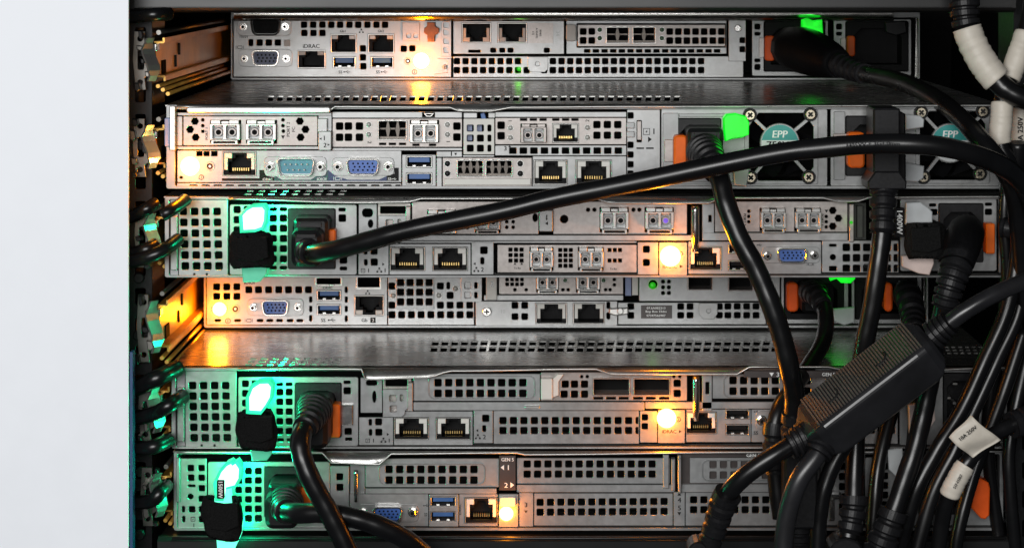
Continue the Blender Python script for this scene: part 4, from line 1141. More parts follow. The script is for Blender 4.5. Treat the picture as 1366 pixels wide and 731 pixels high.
S.tri([(1023, 491), (1029, 491), (1026, 496)], -13.1, WPRINT); S.text('3', 1034, 493.5, 6, -13.1, WPRINT); S.text('GEN 5', 1101, 493.3, 4.4, -13.1, WPRINT)
S.panel(860, 535, 1120, 545, o=-1)
S.panel(478.5, 556, 525, 594, sq((494, 563), (494.3, 576.5), w=4.2, h=8.6) + sq((505, 562.5), (505.3, 576.3), w=9))
S.bolt_icon(490.5, 587.5, .85); S.text('1', 498, 587.2, 5.2); S.neticon(511.5, 587, .95); S.text('1', 519, 587.2, 5.2); S.tri([(516, 577), (516, 581), (519, 579)])
S.rj45(525.5, 556.5, 572, 586, True); S.rj45(581.5, 556.5, 628, 586, True)
S.panel(525, 548, 631, 594, name='port_plate')
S.panel(631.5, 546.5, 658, 591, sq((648, 557.4), w=9.4) + sq((646, 571), w=5, h=8.6), o=-.8)
S.tri([(638, 571.5), (638, 575.5), (635, 573.5)], -.8); S.neticon(637.5, 582, .95, -.8); S.text('2', 646, 582, 6, -.8)
S.panel(658, 547, 853, 592, grid(671, 560.6, 14, 2, 13.95, 13.3, 9.4), name='slot_cover', o=-.3)
S.panel(853, 547, 877, 590, sq((860, 556), (860, 568), w=8.4), o=-1)
S.panel(877, 545.5, 914, 590.5, o=-1.4, m=NICKEL, name='lamp_plate')
S.lamp(889, 557, 13, .09, o=-1.4, out=12)
S.disc_icon(904.7, 558.5, 3.4, -1.4); S.text('iDRAC', 892.5, 574.5, 4.6, -1.4, bold=.3); S.tri([(905.5, 572.3), (905.5, 576.5), (909, 574.5)], -1.4)
S.rj45(915, 549, 956, 578.5, True)
S.usb(968, 545.5, 999.5, 559, PLAST); S.usb(968, 565.5, 999.5, 580, PLAST)
S.panel(914.5, 545.5, 1002, 590)
S.dsub(1038, 551, 1074, 569, [(1016, 560), (1089, 560)], VBLUE, sr=6)
S.panel(1002, 545.5, 1110, 590); S.text('SS', 1008, 577, 4.6); S.usb_icon(1010, 549, .7)
S.panel(1110, 533, 1198, 592, grid(1122, 545, 6, 3, 13.4, 14, 9.6), o=-.4)
p = S.psu(1200, 494, 1328, 594, sq((1314, 503), (1314, 514), (1314, 574), (1314, 585), w=9), (1258, 497, 1306, 572), m=STEEL2)
S.part('inlet_pins', BRIGHT, lambda q: (q.box(1274, 504, 1277, 508, 4, 12), q.box(1272, 511.5, 1278, 514, 2, 12), q.box(1264, 530.5, 1269, 533, 2, 12), q.box(1272, 537, 1276, 540, 2, 12)), p)
tab(S, [(1212, 540), (1246, 536), (1248, 560), (1230, 590), (1214, 588)], -16, TABP, p, 4)
S5 = S

# ================================================================== server 6 (bottom)
S = Server('lowest server, with a GEN 5 arrow plate between its slot blanks', 0.0, 232, 601, 1338, 707)
S.chassis((5, 4, 5, 4))
S.lid([])
S.lip([(236, 602.5), (430, 603), (442, 616.5), (506, 618.5), (522, 604.5), (690, 603), (700, 605.5), (1000, 602.5), (1337, 601.5)], 9)
S.panel(237, 611, 276, 705, sq((254.3, 624), (268.6, 624), (254.8, 637), (268.8, 637), (256, 679), (269.5, 679), (269.5, 692.3), (269, 651), (269, 665), w=8.6) + [rr(250.5, 646, 260.5, 649.5, 1), ngon(254, 662, 4, 14)] + sq((244.6, 679), (245, 692), w=4.2, h=8.6), name='bay_cover')
S.part('side_flange', STEEL2, lambda q: q.box(236, 609, 241, 668, -2.5, 0, .8, 1)); S.bolt_icon(257.5, 692, .9); S.text('1', 258.5, 700, 5)
p = S.psu(277, 616, 440, 704, grid(318, 628.5, 3, 6, 13.2, 12.6, 9, r=2), (352.5, 622, 410, 690))
S.part('release_latch', ORANGE, lambda q: q.box(402.5, 645, 419, 684, -9, -1, 1.6, 3), p)
tab(S, [(284, 645), (292, 628), (302, 617), (309, 614), (312, 617), (317, 613.5), (323, 622), (322.5, 638), (316, 649), (300, 653), (298, 668), (287, 668)], -26, TEALG, p, 8, label='pull tab blazing with mint light')
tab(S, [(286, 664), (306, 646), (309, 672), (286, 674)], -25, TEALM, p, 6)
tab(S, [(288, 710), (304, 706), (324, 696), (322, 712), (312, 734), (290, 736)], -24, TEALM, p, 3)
mint(S, p, 316, 628, .14, -13); mint(S, p, 318, 715, .02, -16)
strap(297.5, 664, 715, 50, -.03, 'black fabric strap below the lowest mint-lit tab', 4, tilt=2.0)
q = S.mb(-28); q.box(289.5, 640, 299.5, 664.5, -1, 1.5, .5, 1.5); q.build('rating_tag', PLAST, S.root)
lettering(on(-.028), '1500W', 294.6, 652.3, 5.6, -1.15, WPRINT, S.root, 90, .95, 0, .3)
S.panel(440, 621, 466, 700, sq((453, 636), (453.2, 650), w=9.2), o=.6)
pillar(S, 471, 627, 478.5, 669)
S.panel(466, 620, 487, 662, o=2.4, m=STEEL2)
hs = grid(519, 625.8, 9, 2, 14.15, 14.3, 9.6, 10)
S.panel(487, 611, 666, 650, hs, name='slot_blank'); recess(S, 505, 617.5, 648, 646.5, hs)
S.panel(487, 650, 663, 658, o=-1.2)
S.part('arrow_plate', BROWN, lambda q: q.box(666, 606, 688, 652, -3, 0, .4)); S.text('GEN 5', 677, 611, 4.6, -3, WPRINT, sx=.92, bold=.3)
S.tri([(668, 621.5), (672.5, 618), (672.5, 625)], -3, WPRINT); S.text('1', 678, 621.5, 6.5, -3, WPRINT, bold=.3); S.text('2', 675, 645, 6.5, -3, WPRINT, bold=.3); S.tri([(681, 641), (681, 648.5), (686, 644.8)], -3, WPRINT)
S.panel(689, 610, 894, 645, grid(703.3, 618.3, 13, 2, 13.88, 13.5, 9.4), name='slot_cover', o=-.6)
S.panel(689, 645, 900, 656, o=-1.4)
S.part('cover_catch', STEEL, lambda q: (q.box(884, 604, 892, 650, -3, 0, 1), q.box(895, 610, 900, 652, -4, 1, 1)))
S.part('steel_divider', BRIGHT, lambda q: q.box(903.5, 603, 908, 655, -6, 1, 1, 1.5))
S.panel(908, 606, 1050, 652, o=-.2, m=BROWN, name='dark_slot_plate')
hs = grid(951, 618.4, 6, 2, 13.9, 14.2, 9.4, 10)
S.part('slot_blank', STEEL, lambda q: q.plate(rr(920, 609.5, 1048, 643, 1), hs, -1.6, 1.2, .4)); recess(S, 936, 612, 1046, 640.5, hs, -1.6)
S.text('GEN 5', 1004, 605.6, 4.6, -2.4, WPRINT)
S.part('printed_strip', BROWN, lambda q: q.box(908, 602.8, 1050, 608.3, -2.2, -.2))
S.panel(908, 644.5, 1052, 656, o=-1.4, extra=False)
S.dsub(500.5, 676, 535, 692, [(484, 683), (550.5, 682)], VBLUE, sr=5.6)
S.usb(574, 661.5, 608, 675); S.usb(574, 681, 608, 695)
S.rj45(620, 663, 664, 698, True)
S.panel(466, 658, 572, 702); S.panel(572, 658, 612, 702, o=-.7); S.panel(612, 658, 664.5, 702)
S.text('SS', 568, 686, 3.8, rot=-90); S.usb_icon(569, 674, .7); S.text('iDRAC', 613.5, 679, 3.6, rot=-90)
S.panel(665, 657, 692, 702, o=-2, m=NICKEL, name='lamp_plate')
S.part('lamp_cover', WHITEP, lambda q: q.box(667, 660, 688, 673, -5, -2, 1, 2))
S.lamp(675.5, 683.5, 9.5, .045, o=-2, out=10)
S.panel(692, 656, 712, 702, o=-.8); S.text('3', 701.5, 672.5, 6, -.8); S.tri([(699, 680), (704, 680), (701.5, 683.5)], -.8)
S.panel(712, 657, 898, 701, grid(720.7, 669.5, 13, 2, 13.77, 13.2, 9.4, sy=-.1), name='slot_cover', o=-.3)
S.panel(898, 655, 914, 701, o=-.9); S.tri([(903.5, 660), (908.5, 660), (906, 655.8)], -1); S.text('4', 906, 666, 6.5, -.9); S.text('5', 906, 676.5, 6.5, -.9); S.tri([(903.5, 682), (908.5, 682), (906, 686.5)], -.9)
S.panel(914, 656, 1058, 701, grid(925.3, 666.2, 8, 2, 13.75, 13.2, 9.4), name='slot_cover', o=-.3)
S.panel(1058, 612, 1094, 701, o=0)
S.panel(1094, 612, 1152, 701, grid(1124, 622, 2, 5, 13, 13.5, 9.2), o=.4)
pillar(S, 1102, 612, 1110, 660)
S.part('lock_foot', CHROME, lambda q: q.box(1099, 655, 1122, 661, -8, -2, 1, 2)); S.part('lock_stem', CHROME, lambda q: q.box(1104, 660, 1111, 690, -8, -3, 1, 2))
p = S.psu(1154, 610, 1326, 701, grid(1168, 622, 2, 6, 12.5, 12.8, 9), (1225, 616, 1292, 686), m=STEEL2)
tab(S, [(1184, 600), (1204, 598), (1206, 632), (1196, 636), (1186, 626)], -14, TABM, p, 3)
S.part('release_latch', ORANGE2, lambda q: q.prism([(1291, 634), (1298, 629), (1313, 637), (1315, 645), (1314, 680), (1309, 685), (1303, 684), (1291, 671)], -12, 0, 1.6), p)
S.bolt_icon(1318.5, 673, .9); S.text('2', 1318.5, 681.5, 6)
S6 = S

# ------------------------------------------------------------------ the rack round the servers
def slab(name, x0, x1, y0, y1, z0, z1, m, label=None, cat=None, kind=None, parent=None, bev=0.0):
    q = MB(0.0)
    if bev:
        def mp(x, y, o): return Vector((x, o, y))
        q.mp = mp
        c = bev
        f = [(x0 + c, z0 + c), (x1 - c, z0 + c), (x1 - c, z1 - c), (x0 + c, z1 - c)]; b = [(x0, z0), (x1, z0), (x1, z1), (x0, z1)]
        r0 = q.ring(f, y0); r1 = q.ring(b, y0 + c); r2 = q.ring(b, y1)
        q.face(r0); q.bridge(r0, r1); q.bridge(r1, r2); q.face(r2[::-1])
    else:
        q.hexa(Vector(((x0 + x1) / 2, (y0 + y1) / 2, (z0 + z1) / 2)), Vector(((x1 - x0) / 2, 0, 0)), Vector((0, (y1 - y0) / 2, 0)), Vector((0, 0, (z1 - z0) / 2)))
    o = q.build(name, m, parent)
    if label or kind: tag(o, label, cat, None, kind)
    return o
XL, XR = U(172, 365, 0).x, U(1366, 365, 0).x
ZT, ZB = U(683, -60, 0).z, U(683, 800, 0).z
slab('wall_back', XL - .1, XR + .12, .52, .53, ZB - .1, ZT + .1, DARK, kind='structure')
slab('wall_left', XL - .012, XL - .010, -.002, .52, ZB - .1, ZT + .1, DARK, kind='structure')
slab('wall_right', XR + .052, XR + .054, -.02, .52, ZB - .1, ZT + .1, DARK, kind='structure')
# black appliance above, its underside edge just in the picture
za, zb = U(683, 17.5, -.006).z, U(683, -70, -.006).z
o = thing('black_appliance', (0, 0, za), 'charcoal appliance whose lower edge crosses the top of the picture', 'appliance')
q = MB(0.0)
xa, xb = U(182, 10, 0).x, U(1352, 10, 0).x
prof = [(-.004, zb), (-.006, U(683, 11, -.006).z), (-.0045, U(683, 14.5, -.006).z), (0.0, za), (.30, za), (.30, zb)]
A = [q.vert((xa, y, z)) for y, z in prof]; B = [q.vert((xb, y, z)) for y, z in prof]
q.bridge(A, B); q.face(A); q.face(B[::-1])
q.build('housing', TOPBLK, o)
slab('edge_seam', xa + .002, xb - .002, -.0075, -.0062, U(683, 10.3, -.006).z, U(683, 9.3, -.006).z, BLACKM, parent=o)
# black appliance below
o = thing('black_appliance', (0, 0, ZB), 'glossy black appliance under the lowest server at the bottom edge', 'appliance')
xa, xb = U(215, 720, 0).x, U(1345, 720, 0).x
q = MB(0.0)
z1 = U(683, 709, 0).z
prof = [(-.012, ZB), (-.012, U(683, 722, -.012).z), (-.009, U(683, 717, -.012).z), (0.0, z1 - .0018), (.30, z1 - .0018), (.30, ZB)]
A = [q.vert((xa, y, z)) for y, z in prof]; B = [q.vert((xb, y, z)) for y, z in prof]
q.bridge(A, B); q.face(A); q.face(B[::-1]); q.build('housing', TOPBLK, o)
q = MB(0.0); q.tube([U(230, 717.5, -.0122), U(1340, 717.5, -.0122)], .0009, 8); q.build('front_bead', TOPBLK, o)

# pale panel added to fill the blank strip beside the rack
o = thing('added_side_panel', (U(86, 731, -.03).x, -.03, ZB), 'plain pale added panel filling the strip beside the rack', 'panel')
x0, x1 = U(-60, 365, -.03).x, U(172, 365, -.03).x
q = MB(-.03); q.box(-60, -90, 171.5, 830, 0, 1.4, .6); q.build('panel_sheet', PALE, o)
q = MB(-.03); q.box(172, 470, 176.5, 830, 1.6, 8, .5); q.build('blue_edge_trim', BLUEP, o)

# rack posts with square holes
def post(label, px0, px1, d, right=False):
    z0, z1 = ZB, ZT
    root = thing('rack_post', (U((px0 + px1) / 2, 731, d).x, d, z0), label, 'rack post')
    q = MB(d)
    holes = []
    y = -40
    while y < 780:
        w = (px1 - px0)
        holes.append(rr(px0 + .30 * w, y, px0 + .72 * w, y + 22, 2)); y += 38.6
    q.plate(rr(px0, -60, px1, 790, 1), holes, 0, 2.0, .6)
    q.build('perforated_flange', BLACKM, root)
    q = MB(d)
    q.box(px0, -60, px0 + 3, 790, 2, 40); q.box(px1 - 3, -60, px1, 790, 2, 40)
    q.build('post_web', BLACKM, root)
    rnd = random.Random(int(px0))
    for k in range(9):
        cy = 20 + k * 86 + rnd.uniform(-6, 6)
        q = MB(d); cx = (px0 + px1) / 2 + rnd.uniform(-2, 2)
        q.cyl(cx, cy, 7, -3.5, 0, 20, 1.2); q.use(PRINT); q.cyl(cx, cy, 3, -3.6, -3.4, 6)
        q.mats = [PLAST2, PRINT]; q.M = [m if m else 0 for m in q.M]
        q.build('cage_bolt', PLAST2, root)
    return root
post('black perforated rack post beside the pale panel', 171, 203, .006)
post('black perforated rack post behind the cord bundle', 1352, 1392, .012, True)

# slide rails
def rail(label, ya, yb, back, pxl=208, amber=False, side=1):
    xw = U(pxl, (ya + yb) / 2, 0).x
    zt, zb_ = U(pxl, ya, 0).z, U(pxl, yb, 0).z
    root = thing('slide_rail', (xw, 0, zb_), label, 'slide rail', 'zinc slide rails')
    h = zt - zb_
    y0, y1 = .003, back
    t = .0006 * side
    def sheet(q, za, zb2, xo, y0=y0, y1=y1):
        q.hexa(Vector((xw + xo * side, (y0 + y1) / 2, (za + zb2) / 2)), Vector((.0005, 0, 0)), Vector((0, (y1 - y0) / 2, 0)), Vector((0, 0, abs(za - zb2) / 2)))
    def shelf(q, z, xa, xb2):
        q.hexa(Vector((xw + (xa + xb2) / 2 * side, (y0 + y1) / 2, z)), Vector((abs(xb2 - xa) / 2, 0, 0)), Vector((0, (y1 - y0) / 2, 0)), Vector((0, 0, .0005)))
    q = MB(0.0)
    sheet(q, zt - .12 * h, zb_ + .12 * h, 0)
    shelf(q, zt - .12 * h, -.0005, .0045); shelf(q, zb_ + .12 * h, -.0005, .0045)
    sheet(q, zt - .02 * h, zt - .12 * h, .0045); sheet(q, zb_ + .12 * h, zb_ + .02 * h, .0045)
    q.build('channel', GOLDTONE if side > 0 else BLACKM, root)
    for k, f in enumerate((-.16, -.30, -.46)):
        q = MB(0.0)
        z = zb_ + f * h * .6
        pts = [Vector((xw + (.001 + .0022 * k) * side, y, z)) for y in (y0 + .002 * k, y1)]
        q.tube(pts, .0011, 8); q.build('guide_ridge', GOLDTONE if side > 0 else BLACKM, root)
    q = MB(0.0)
    pts = [Vector((xw + .002 * side, y, zt + .1 * h)) for y in (y0, y1)]
    q.tube(pts, .0013, 8); q.build('guide_ridge', RAILM, root)
    if side > 0:
        q = MB(0.0)
        cy, hh = (ya + yb) / 2, (yb - ya)
        q.plate([(pxl - 26, ya - 8), (pxl - 12, ya - 8), (pxl - 12, ya + .14 * hh), (pxl - 3, ya + .2 * hh), (pxl - 3, yb - .2 * hh), (pxl - 12, yb - .1 * hh), (pxl - 10, yb + 10), (pxl - 24, yb + 10), (pxl - 28, cy)],
                [ngon(pxl - 18, ya + 2, 3.5, 10), rr(pxl - 21, cy - 13, pxl - 13, cy + 13, 2), ngon(pxl - 18, yb, 3.5, 10)], -2.5, 1.6, .5)
        q.build('end_bracket', RAILM, root)
        for f in (.22, .80):
            q = MB(0.0)
            yy = ya + f * hh
            q.box(pxl - 5, yy - 5, pxl + 5, yy + 5, -4, 4, 1.2, 1); q.build('lock_stud', CHROME, root)
        for f in (.36, .62):
            q = MB(0.0)
            zc = zb_ + f * h
            q.hexa(Vector((xw + .0009, .045 + .05 * f, zc)), Vector((.0005, 0, 0)), Vector((0, .0016, 0)), Vector((0, 0, .0032))); q.build('stamped_slot', PRINT, root)
        q = MB(0.0)
        q.hexa(Vector((xw + .0007, .024, zb_ + .30 * h)), Vector((.0004, 0, 0)), Vector((0, .006, 0)), Vector((0, 0, .0035))); q.build('stamped_slot', DARK, root)
        q = MB(0.0)
        c0 = U(pxl + 4, (ya + yb) / 2, -.011)
        nrm = Vector((.80, -.60, 0)); tng = Vector((.60, .80, 0))
        prev = None
        for k in range(9):
            t = k / 8; bulge = .0022 * math.sin(math.pi * t * 2)
            zz = c0.z + (t - .5) * h * .95
            w = .0042 if 1 < k < 7 else .0026
            b0 = Vector((c0.x - .003, c0.y, zz)) + nrm * bulge
            ring = [q.vert(b0 - tng * w), q.vert(b0 + tng * w), q.vert(b0 + tng * w - nrm * .0012), q.vert(b0 - tng * w - nrm * .0012)]
            if prev: q.bridge(prev, ring)
            else: q.face(ring[::-1])
            prev = ring
        q.face(prev)
        q.build('light_catch_plate', BRIGHT, root)  # added angled plate, shaped to catch the amber and mint lamp glow
        # crumpled latch hardware on the bracket
        rnd = random.Random(int(ya))
        for k in range(5):
            q = MB(0.0)
            cx, yy = pxl - 26 + rnd.uniform(0, 22), ya - 12 + (hh + 26) * (k + .5) / 5
            a, b = rnd.uniform(2.5, 5), rnd.uniform(3, 8)
            q.prism([(cx - a, yy - b), (cx + a * .6, yy - b * .8), (cx + a, yy + b * .5), (cx, yy + b), (cx - a * .8, yy + b * .6)], -7 - rnd.uniform(0, 5), -2.6, 1.0)
            q.build('latch_piece', RAILM if k % 2 else BLACKM, root)
    return root
rail('slide rail of the topmost server, gold-toned along its length', 50, 110, D1 + .1, 206)
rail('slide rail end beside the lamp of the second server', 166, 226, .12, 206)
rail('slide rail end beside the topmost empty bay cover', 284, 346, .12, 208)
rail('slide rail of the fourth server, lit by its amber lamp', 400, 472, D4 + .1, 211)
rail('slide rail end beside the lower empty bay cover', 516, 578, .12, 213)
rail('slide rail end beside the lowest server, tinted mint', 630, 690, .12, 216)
rail('slide rail at the cord side of the lowest server', 630, 690, .12, 1345, side=-1)

# ------------------------------------------------------------------ cords
def px_path(P):
    return [U(x, y, d * .001) for x, y, d in P]
def part_of(pts, k, a, b):
    i0, i1 = int(a * k), int(b * k)
    return pts[max(0, i0):min(len(pts), i1 + 1)]
def dense(pts, n):
    """n points evenly along a polyline"""
    L = [0]
    for i in range(1, len(pts)): L.append(L[-1] + (pts[i] - pts[i - 1]).length)
    out = []; j = 0
    for i in range(n):
        t = L[-1] * i / (n - 1)
        while j < len(L) - 2 and L[j + 1] < t: j += 1
        u = (t - L[j]) / max(1e-9, L[j + 1] - L[j])
        out.append(pts[j].lerp(pts[j + 1], min(1, max(0, u))))
    return out
KS = 10
def relief(pts, r0, r1, rings, parent, m=None, name='strain_relief', flat=1.0):
    """moulded sleeve with grooves"""
    n = rings * 6 + 1
    P = dense(pts, n)
    R = []
    for i in range(n):
        t = i / (n - 1); base = r0 + (r1 - r0) * t
        R.append(base * (0.80 if i % 6 in (0, 5) and 0 < i < n - 1 else 1.0))
    q = MB(0.0); q.tube(P, R, 34, True, False, flat)
    return q.build(name, m or PLAST2, parent)
def cord(label, P, rpx, m=None, reliefs=(), sleeves=(), group='power cords at the rack', name='power_cord', cat='power cord', noise=0.0):
    raw = px_path(P)
    pts = spline(raw, KS)
    r = rpx * .00039
    root = thing(name, raw[0], label, cat, group)
    ph = random.Random(label).uniform(0, 6)
    q = MB(0.0); q.tube(pts, [r * (1 + .018 * math.sin(i * .43 + ph) + .012 * math.sin(i * 1.1 + ph)) for i in range(len(pts))], 20); q.build('cable', m or RUBBER, root)
    for a, b, k0, k1, n in reliefs:
        relief(part_of(pts, KS, a, b), r * k0, r * k1, n, root)
    for a, b, k in sleeves:
        S_ = dense(part_of(pts, KS, a, b), 26); rnd = random.Random(int(P[0][0]))
        q = MB(0.0); q.tube(S_, [r * k * (1 + rnd.choice((-.035, -.01, 0, .01, .03))) for _ in S_], 20); q.build('label_sleeve', LABEL, root)
    return root, pts, r
def plug(root, x0, y0, x1, y1, d, front, back, m=None, c=4.0, r=6, taper=2.0, name='plug'):
    q = MB(d * .001); q.prism(rr(x0, y0, x1, y1, r, 5), front, back, c, True, False, taper)
    q.box(x0 + (x1 - x0) * .18, y0 + (y1 - y0) * .08, x1 - (x1 - x0) * .18, y0 + (y1 - y0) * .2, front - .6, front + 2, .6)
    return q.build(name, m or PLAST2, root)

# cord from the third server, sweeping across the front
root, pts, r = cord('thick black cord sweeping from the third server up across the second', [(412, 318, -14), (412, 336, -30), (440, 335, -44), (490, 322, -52), (550, 306, -58), (660, 284, -64), (740, 265, -66), (850, 243, -70), (1020, 208, -76), (1093, 198, -80), (1178, 192, -84), (1262, 197, -84), (1333, 220, -70), (1366, 248, -55), (1385, 290, -40)], 12.8,
                    reliefs=((.35, 1.25, 1.7, 1.25, 5),))
ctr = [(1093, 198), (1178, 192), (1262, 197), (1300, 207)]
def along(px, py, o):
    for (xa, ya), (xb, yb) in zip(ctr, ctr[1:]):
        if px <= xb: break
    t = (px - xa) / (xb - xa)
    c = U(px, ya + (yb - ya) * t + (py - 192), -.0896)
    return c + Vector((0, o * .001 + .0022 * ((py - 192) / 12) ** 2, 0))
lettering(along, 'H05VV-F 3G1.0mm2 <VDE>', 1182, 191, 6, 0, PLAST2, root, 0, 1.05)
plug(root, 396, 287, 441, 346, 0, -16, 8, c=4)
plug(root, 392, 304, 432, 352, -15, -14, 0, c=6, r=10)
# left cords of the fifth and sixth servers
root, pts, r = cord('black cord dropping out of the fifth server past the lowest one', [(420, 545, -16), (412, 562, -40), (402, 580, -52), (402, 605, -58), (415, 640, -60), (436, 678, -60), (455, 715, -60), (475, 760, -60)], 13.5, reliefs=((.15, 1.6, 1.85, 1.15, 6),))
plug(root, 402, 523, 446, 576, 0, -16, 8, c=4)
plug(root, 396, 545, 440, 592, -15, -14, 0, c=6, r=10)
root, pts, r = cord('black cord running along the bottom edge from the lowest server', [(385, 662, -14), (380, 680, -32), (398, 684, -46), (430, 684, -52), (470, 690, -52), (510, 703, -50), (545, 722, -46), (580, 755, -40)], 13.5, reliefs=((.35, 1.35, 1.7, 1.2, 5),))
plug(root, 362, 636, 404, 688, 0, -16, 8, c=4)
plug(root, 357, 654, 400, 698, -14, -13, 0, c=6, r=10)
# top server cord
q0 = D1 * 1000
root, pts, r = cord('black cord leaving the topmost server past its green tab', [(1050, 62, q0 - 10), (1085, 72, q0 - 40), (1122, 87, q0 - 80), (1150, 98, q0 - 115), (1200, 109, q0 - 175), (1240, 127, 20), (1275, 152, -20), (1305, 183, -50), (1332, 216, -60), (1352, 255, -45), (1362, 330, -30), (1366, 420, -20)], 12.6, reliefs=((1.7, 3.1, 1.55, 1.2, 6),))
q = MB(0.0); P = dense(part_of(pts, KS, 0.0, 1.9), 10); q.tube(P, [.012, .0135, .014, .014, .0138, .0132, .0125, .0115, .010, .0085], 12, True, True); q.build('plug', PLAST, root)
# second server, left supply
root, pts, r = cord('black cord falling straight from the second server across three rows', [(938, 200, -20), (948, 215, -40), (960, 238, -52), (968, 270, -58), (985, 315, -62), (1008, 358, -64), (1028, 405, -66), (1043, 450, -66), (1054, 495, -64), (1060, 530, -60), (1058, 565, -56), (1060, 600, -52)], 13.2, reliefs=((.2, 1.7, 1.9, 1.3, 6), (9.6, 11, 1.2, 1.3, 3)))
plug(root, 914, 168, 961, 220, 0, -20, 6, c=5)
q = MB(-.052); q.box(1044, 588, 1088, 700, -9, 9, 3, 6); q.build('coupler_body', PLAST2, root)
relief([U(1066, y, -.05) for y in (700, 720, 760)], .0065, .0058, 5, root)
# fourth server cord
q4 = D4 * 1000
root, pts, r = cord('short curved cord of the fourth server, touched by green light', [(1078, 388, q4 - 14), (1090, 396, q4 - 40), (1101, 418, q4 - 60), (1099, 452, 40), (1082, 484, 10), (1062, 512, -20), (1040, 545, -34), (1032, 580, -38), (1034, 630, -38), (1042, 690, -38)], 11.6, reliefs=((.3, 1.7, 1.6, 1.15, 4), (6.6, 8.0, 1.35, 1.15, 3)))
q = MB(D4); q.prism(rr(1064, 374, 1098, 410, 6, 5), -24, 2, 4, True, False, 1); q.build('plug', PLAST, root)
# fourth server second cord, mostly in the dark
root, pts, r = cord('dark cord beside the second orange latch of the fourth server', [(1205, 385, q4 - 10), (1213, 400, q4 - 40), (1218, 425, q4 - 60), (1222, 460, 20), (1226, 520, 0), (1222, 600, -10), (1218, 660, -14)], 14, reliefs=((.6, 2.6, 1.5, 1.1, 6),))
# second server, right supply: upright plug
root, pts, r = cord('black cord with a tall upright plug over the second server', [(1180, 190, -30), (1179, 245, -34), (1178, 275, -38), (1177, 308, -42), (1172, 350, -44), (1163, 410, -44), (1153, 460, -42), (1146, 510, -38), (1142, 570, -36), (1140, 630, -40), (1138, 680, -44), (1130, 725, -48)], 12.8, reliefs=((1.1, 3.1, 1.45, 1.3, 4), (9.6, 10.7, 1.5, 1.3, 3)))
q = MB(-.03); q.box(1161, 143, 1197, 238, -10, 14, 2.5, 3); q.prism([(1163, 226), (1195, 226), (1205, 240), (1204, 250), (1154, 250), (1153, 240)], -12, 12, 2); q.build('plug', PLAST2, root)
q = MB(-.03); q.prism([(1196, 146), (1207, 152), (1208, 240), (1204, 250), (1196, 244)], -2, 14, 2); q.build('plug_side', PLAST, root)
q = MB(-.048); q.prism(ngon(1126, 731, 22, 20, ry=18), -8, 10, 2); q.build('coupler_body', PLAST2, root)
# third server, right supply
root, pts, r = cord('black cord curving down from the supply with the 1400 watt tag', [(1288, 305, -14), (1285, 325, -40), (1277, 352, -50), (1268, 380, -54), (1260, 408, -54), (1252, 440, -50), (1246, 475, -46), (1240, 510, -44), (1232, 550, -44), (1220, 600, -46), (1204, 648, -48), (1188, 694, -50), (1168, 745, -50)], 12.8, reliefs=((1.7, 4.0, 1.75, 1.35, 6), (10.75, 12, 1.5, 1.7, 4)))
q = MB(0.0); P = dense(part_of(pts, KS, 0, 2.0), 9); q.tube(P, [.0075, .0088, .0094, .0096, .0095, .0092, .0088, .0084, .008], 14, True, True, 1.1); q.build('plug', PLAST, root)

# ribbed Y splitter in the foreground
A, B = U(1092, 572, -.085), U(1236, 462, -.085)
root = thing('cord_splitter', A, 'ribbed charcoal Y splitter block lying diagonally over the cords', 'cord splitter')
ax = (B - A).normalized(); wv = Vector((0, -1, 0)); uv = ax.cross(wv).normalized()
if uv.z < 0: uv = -uv
e1 = (uv * .90 + wv * .44).normalized()      # normal of the ribbed face
e2 = (-uv * .44 + wv * .90).normalized()     # normal of the smooth face
hw, hh = .0115, .0150
def section(k, c):
    pts2 = []
    for sx, sy, a0 in ((1, 1, 90), (1, -1, 0), (-1, -1, -90), (-1, 1, -180)):
        for i in range(6):
            a = math.radians(a0 - 18 * i)
            pts2.append((sx * (hw - c) + c * math.cos(a), sy * (hh - c) + c * math.sin(a)))
    return [(a * k, b * k) for a, b in pts2]
L = (B - A).length
q = MB(0.0); prev = None
for t, k in ((-.10, .55), (-.02, .86), (.05, .99), (.12, 1.0), (.9, 1.0), (.97, .95), (1.02, .78), (1.05, .6)):
    ring = [q.vert(A + ax * L * t + e1 * a + e2 * b) for a, b in section(k, .0036)]
    if prev: q.bridge(prev, ring)
    else: q.face(ring[::-1])
    prev = ring
q.face(prev)
q.build('block', RUBBER2, root)
q = MB(0.0)
nr = 40
for i in range(nr):
    c = A + ax * L * (.03 + .93 * i / (nr - 1)) + e1 * (hw + .0001)
    q.hexa(c, (ax + e2 * 0).normalized() * .00045, e2 * (hh - .0036), e1 * .0009)
o = q.build('ribbed_face', RIBP, root); o['kind'] = 'stuff'
for t in (.22, .66):
    q = MB(0.0); c = A + ax * L * t + e1 * (hw + .0008)
    P = [c + (ax * math.cos(a) + e2 * math.sin(a)) * .0042 for a in [-.4 + 2.6 * i / 10 for i in range(11)]]
    q.tube(P, .0007, 6); q.build('moulded_arrow', PRINT, root)
def off(P, n=KS): return spline(px_path(P), n)
up = off([(1240, 452, -86), (1262, 434, -88), (1292, 412, -90), (1330, 391, -88), (1385, 368, -80)])
q = MB(0.0); q.tube(up, .0042, 16); q.build('cable', RUBBER2, root)
relief(up[2:13], .0078, .0062, 4, root)
dl = off([(1096, 574, -84), (1058, 592, -86), (1025, 612, -88), (990, 638, -86), (968, 664, -80), (955, 700, -74), (938, 745, -70)])
q = MB(0.0); q.tube(dl, .0047, 16); q.build('cable', RUBBER, root)
relief(dl[4:13], .0095, .0066, 4, root, flat=.8)
relief(dl[38:58], .0072, .0060, 5, root)
q = MB(-.07); q.prism(ngon(930, 733, 14, 16, ry=16), -8, 8, 2); q.build('coupler_body', PLAST2, root)
dr = off([(1100, 582, -88), (1090, 606, -94), (1066, 640, -96), (1052, 680, -94), (1046, 720, -92), (1044, 770, -92)])
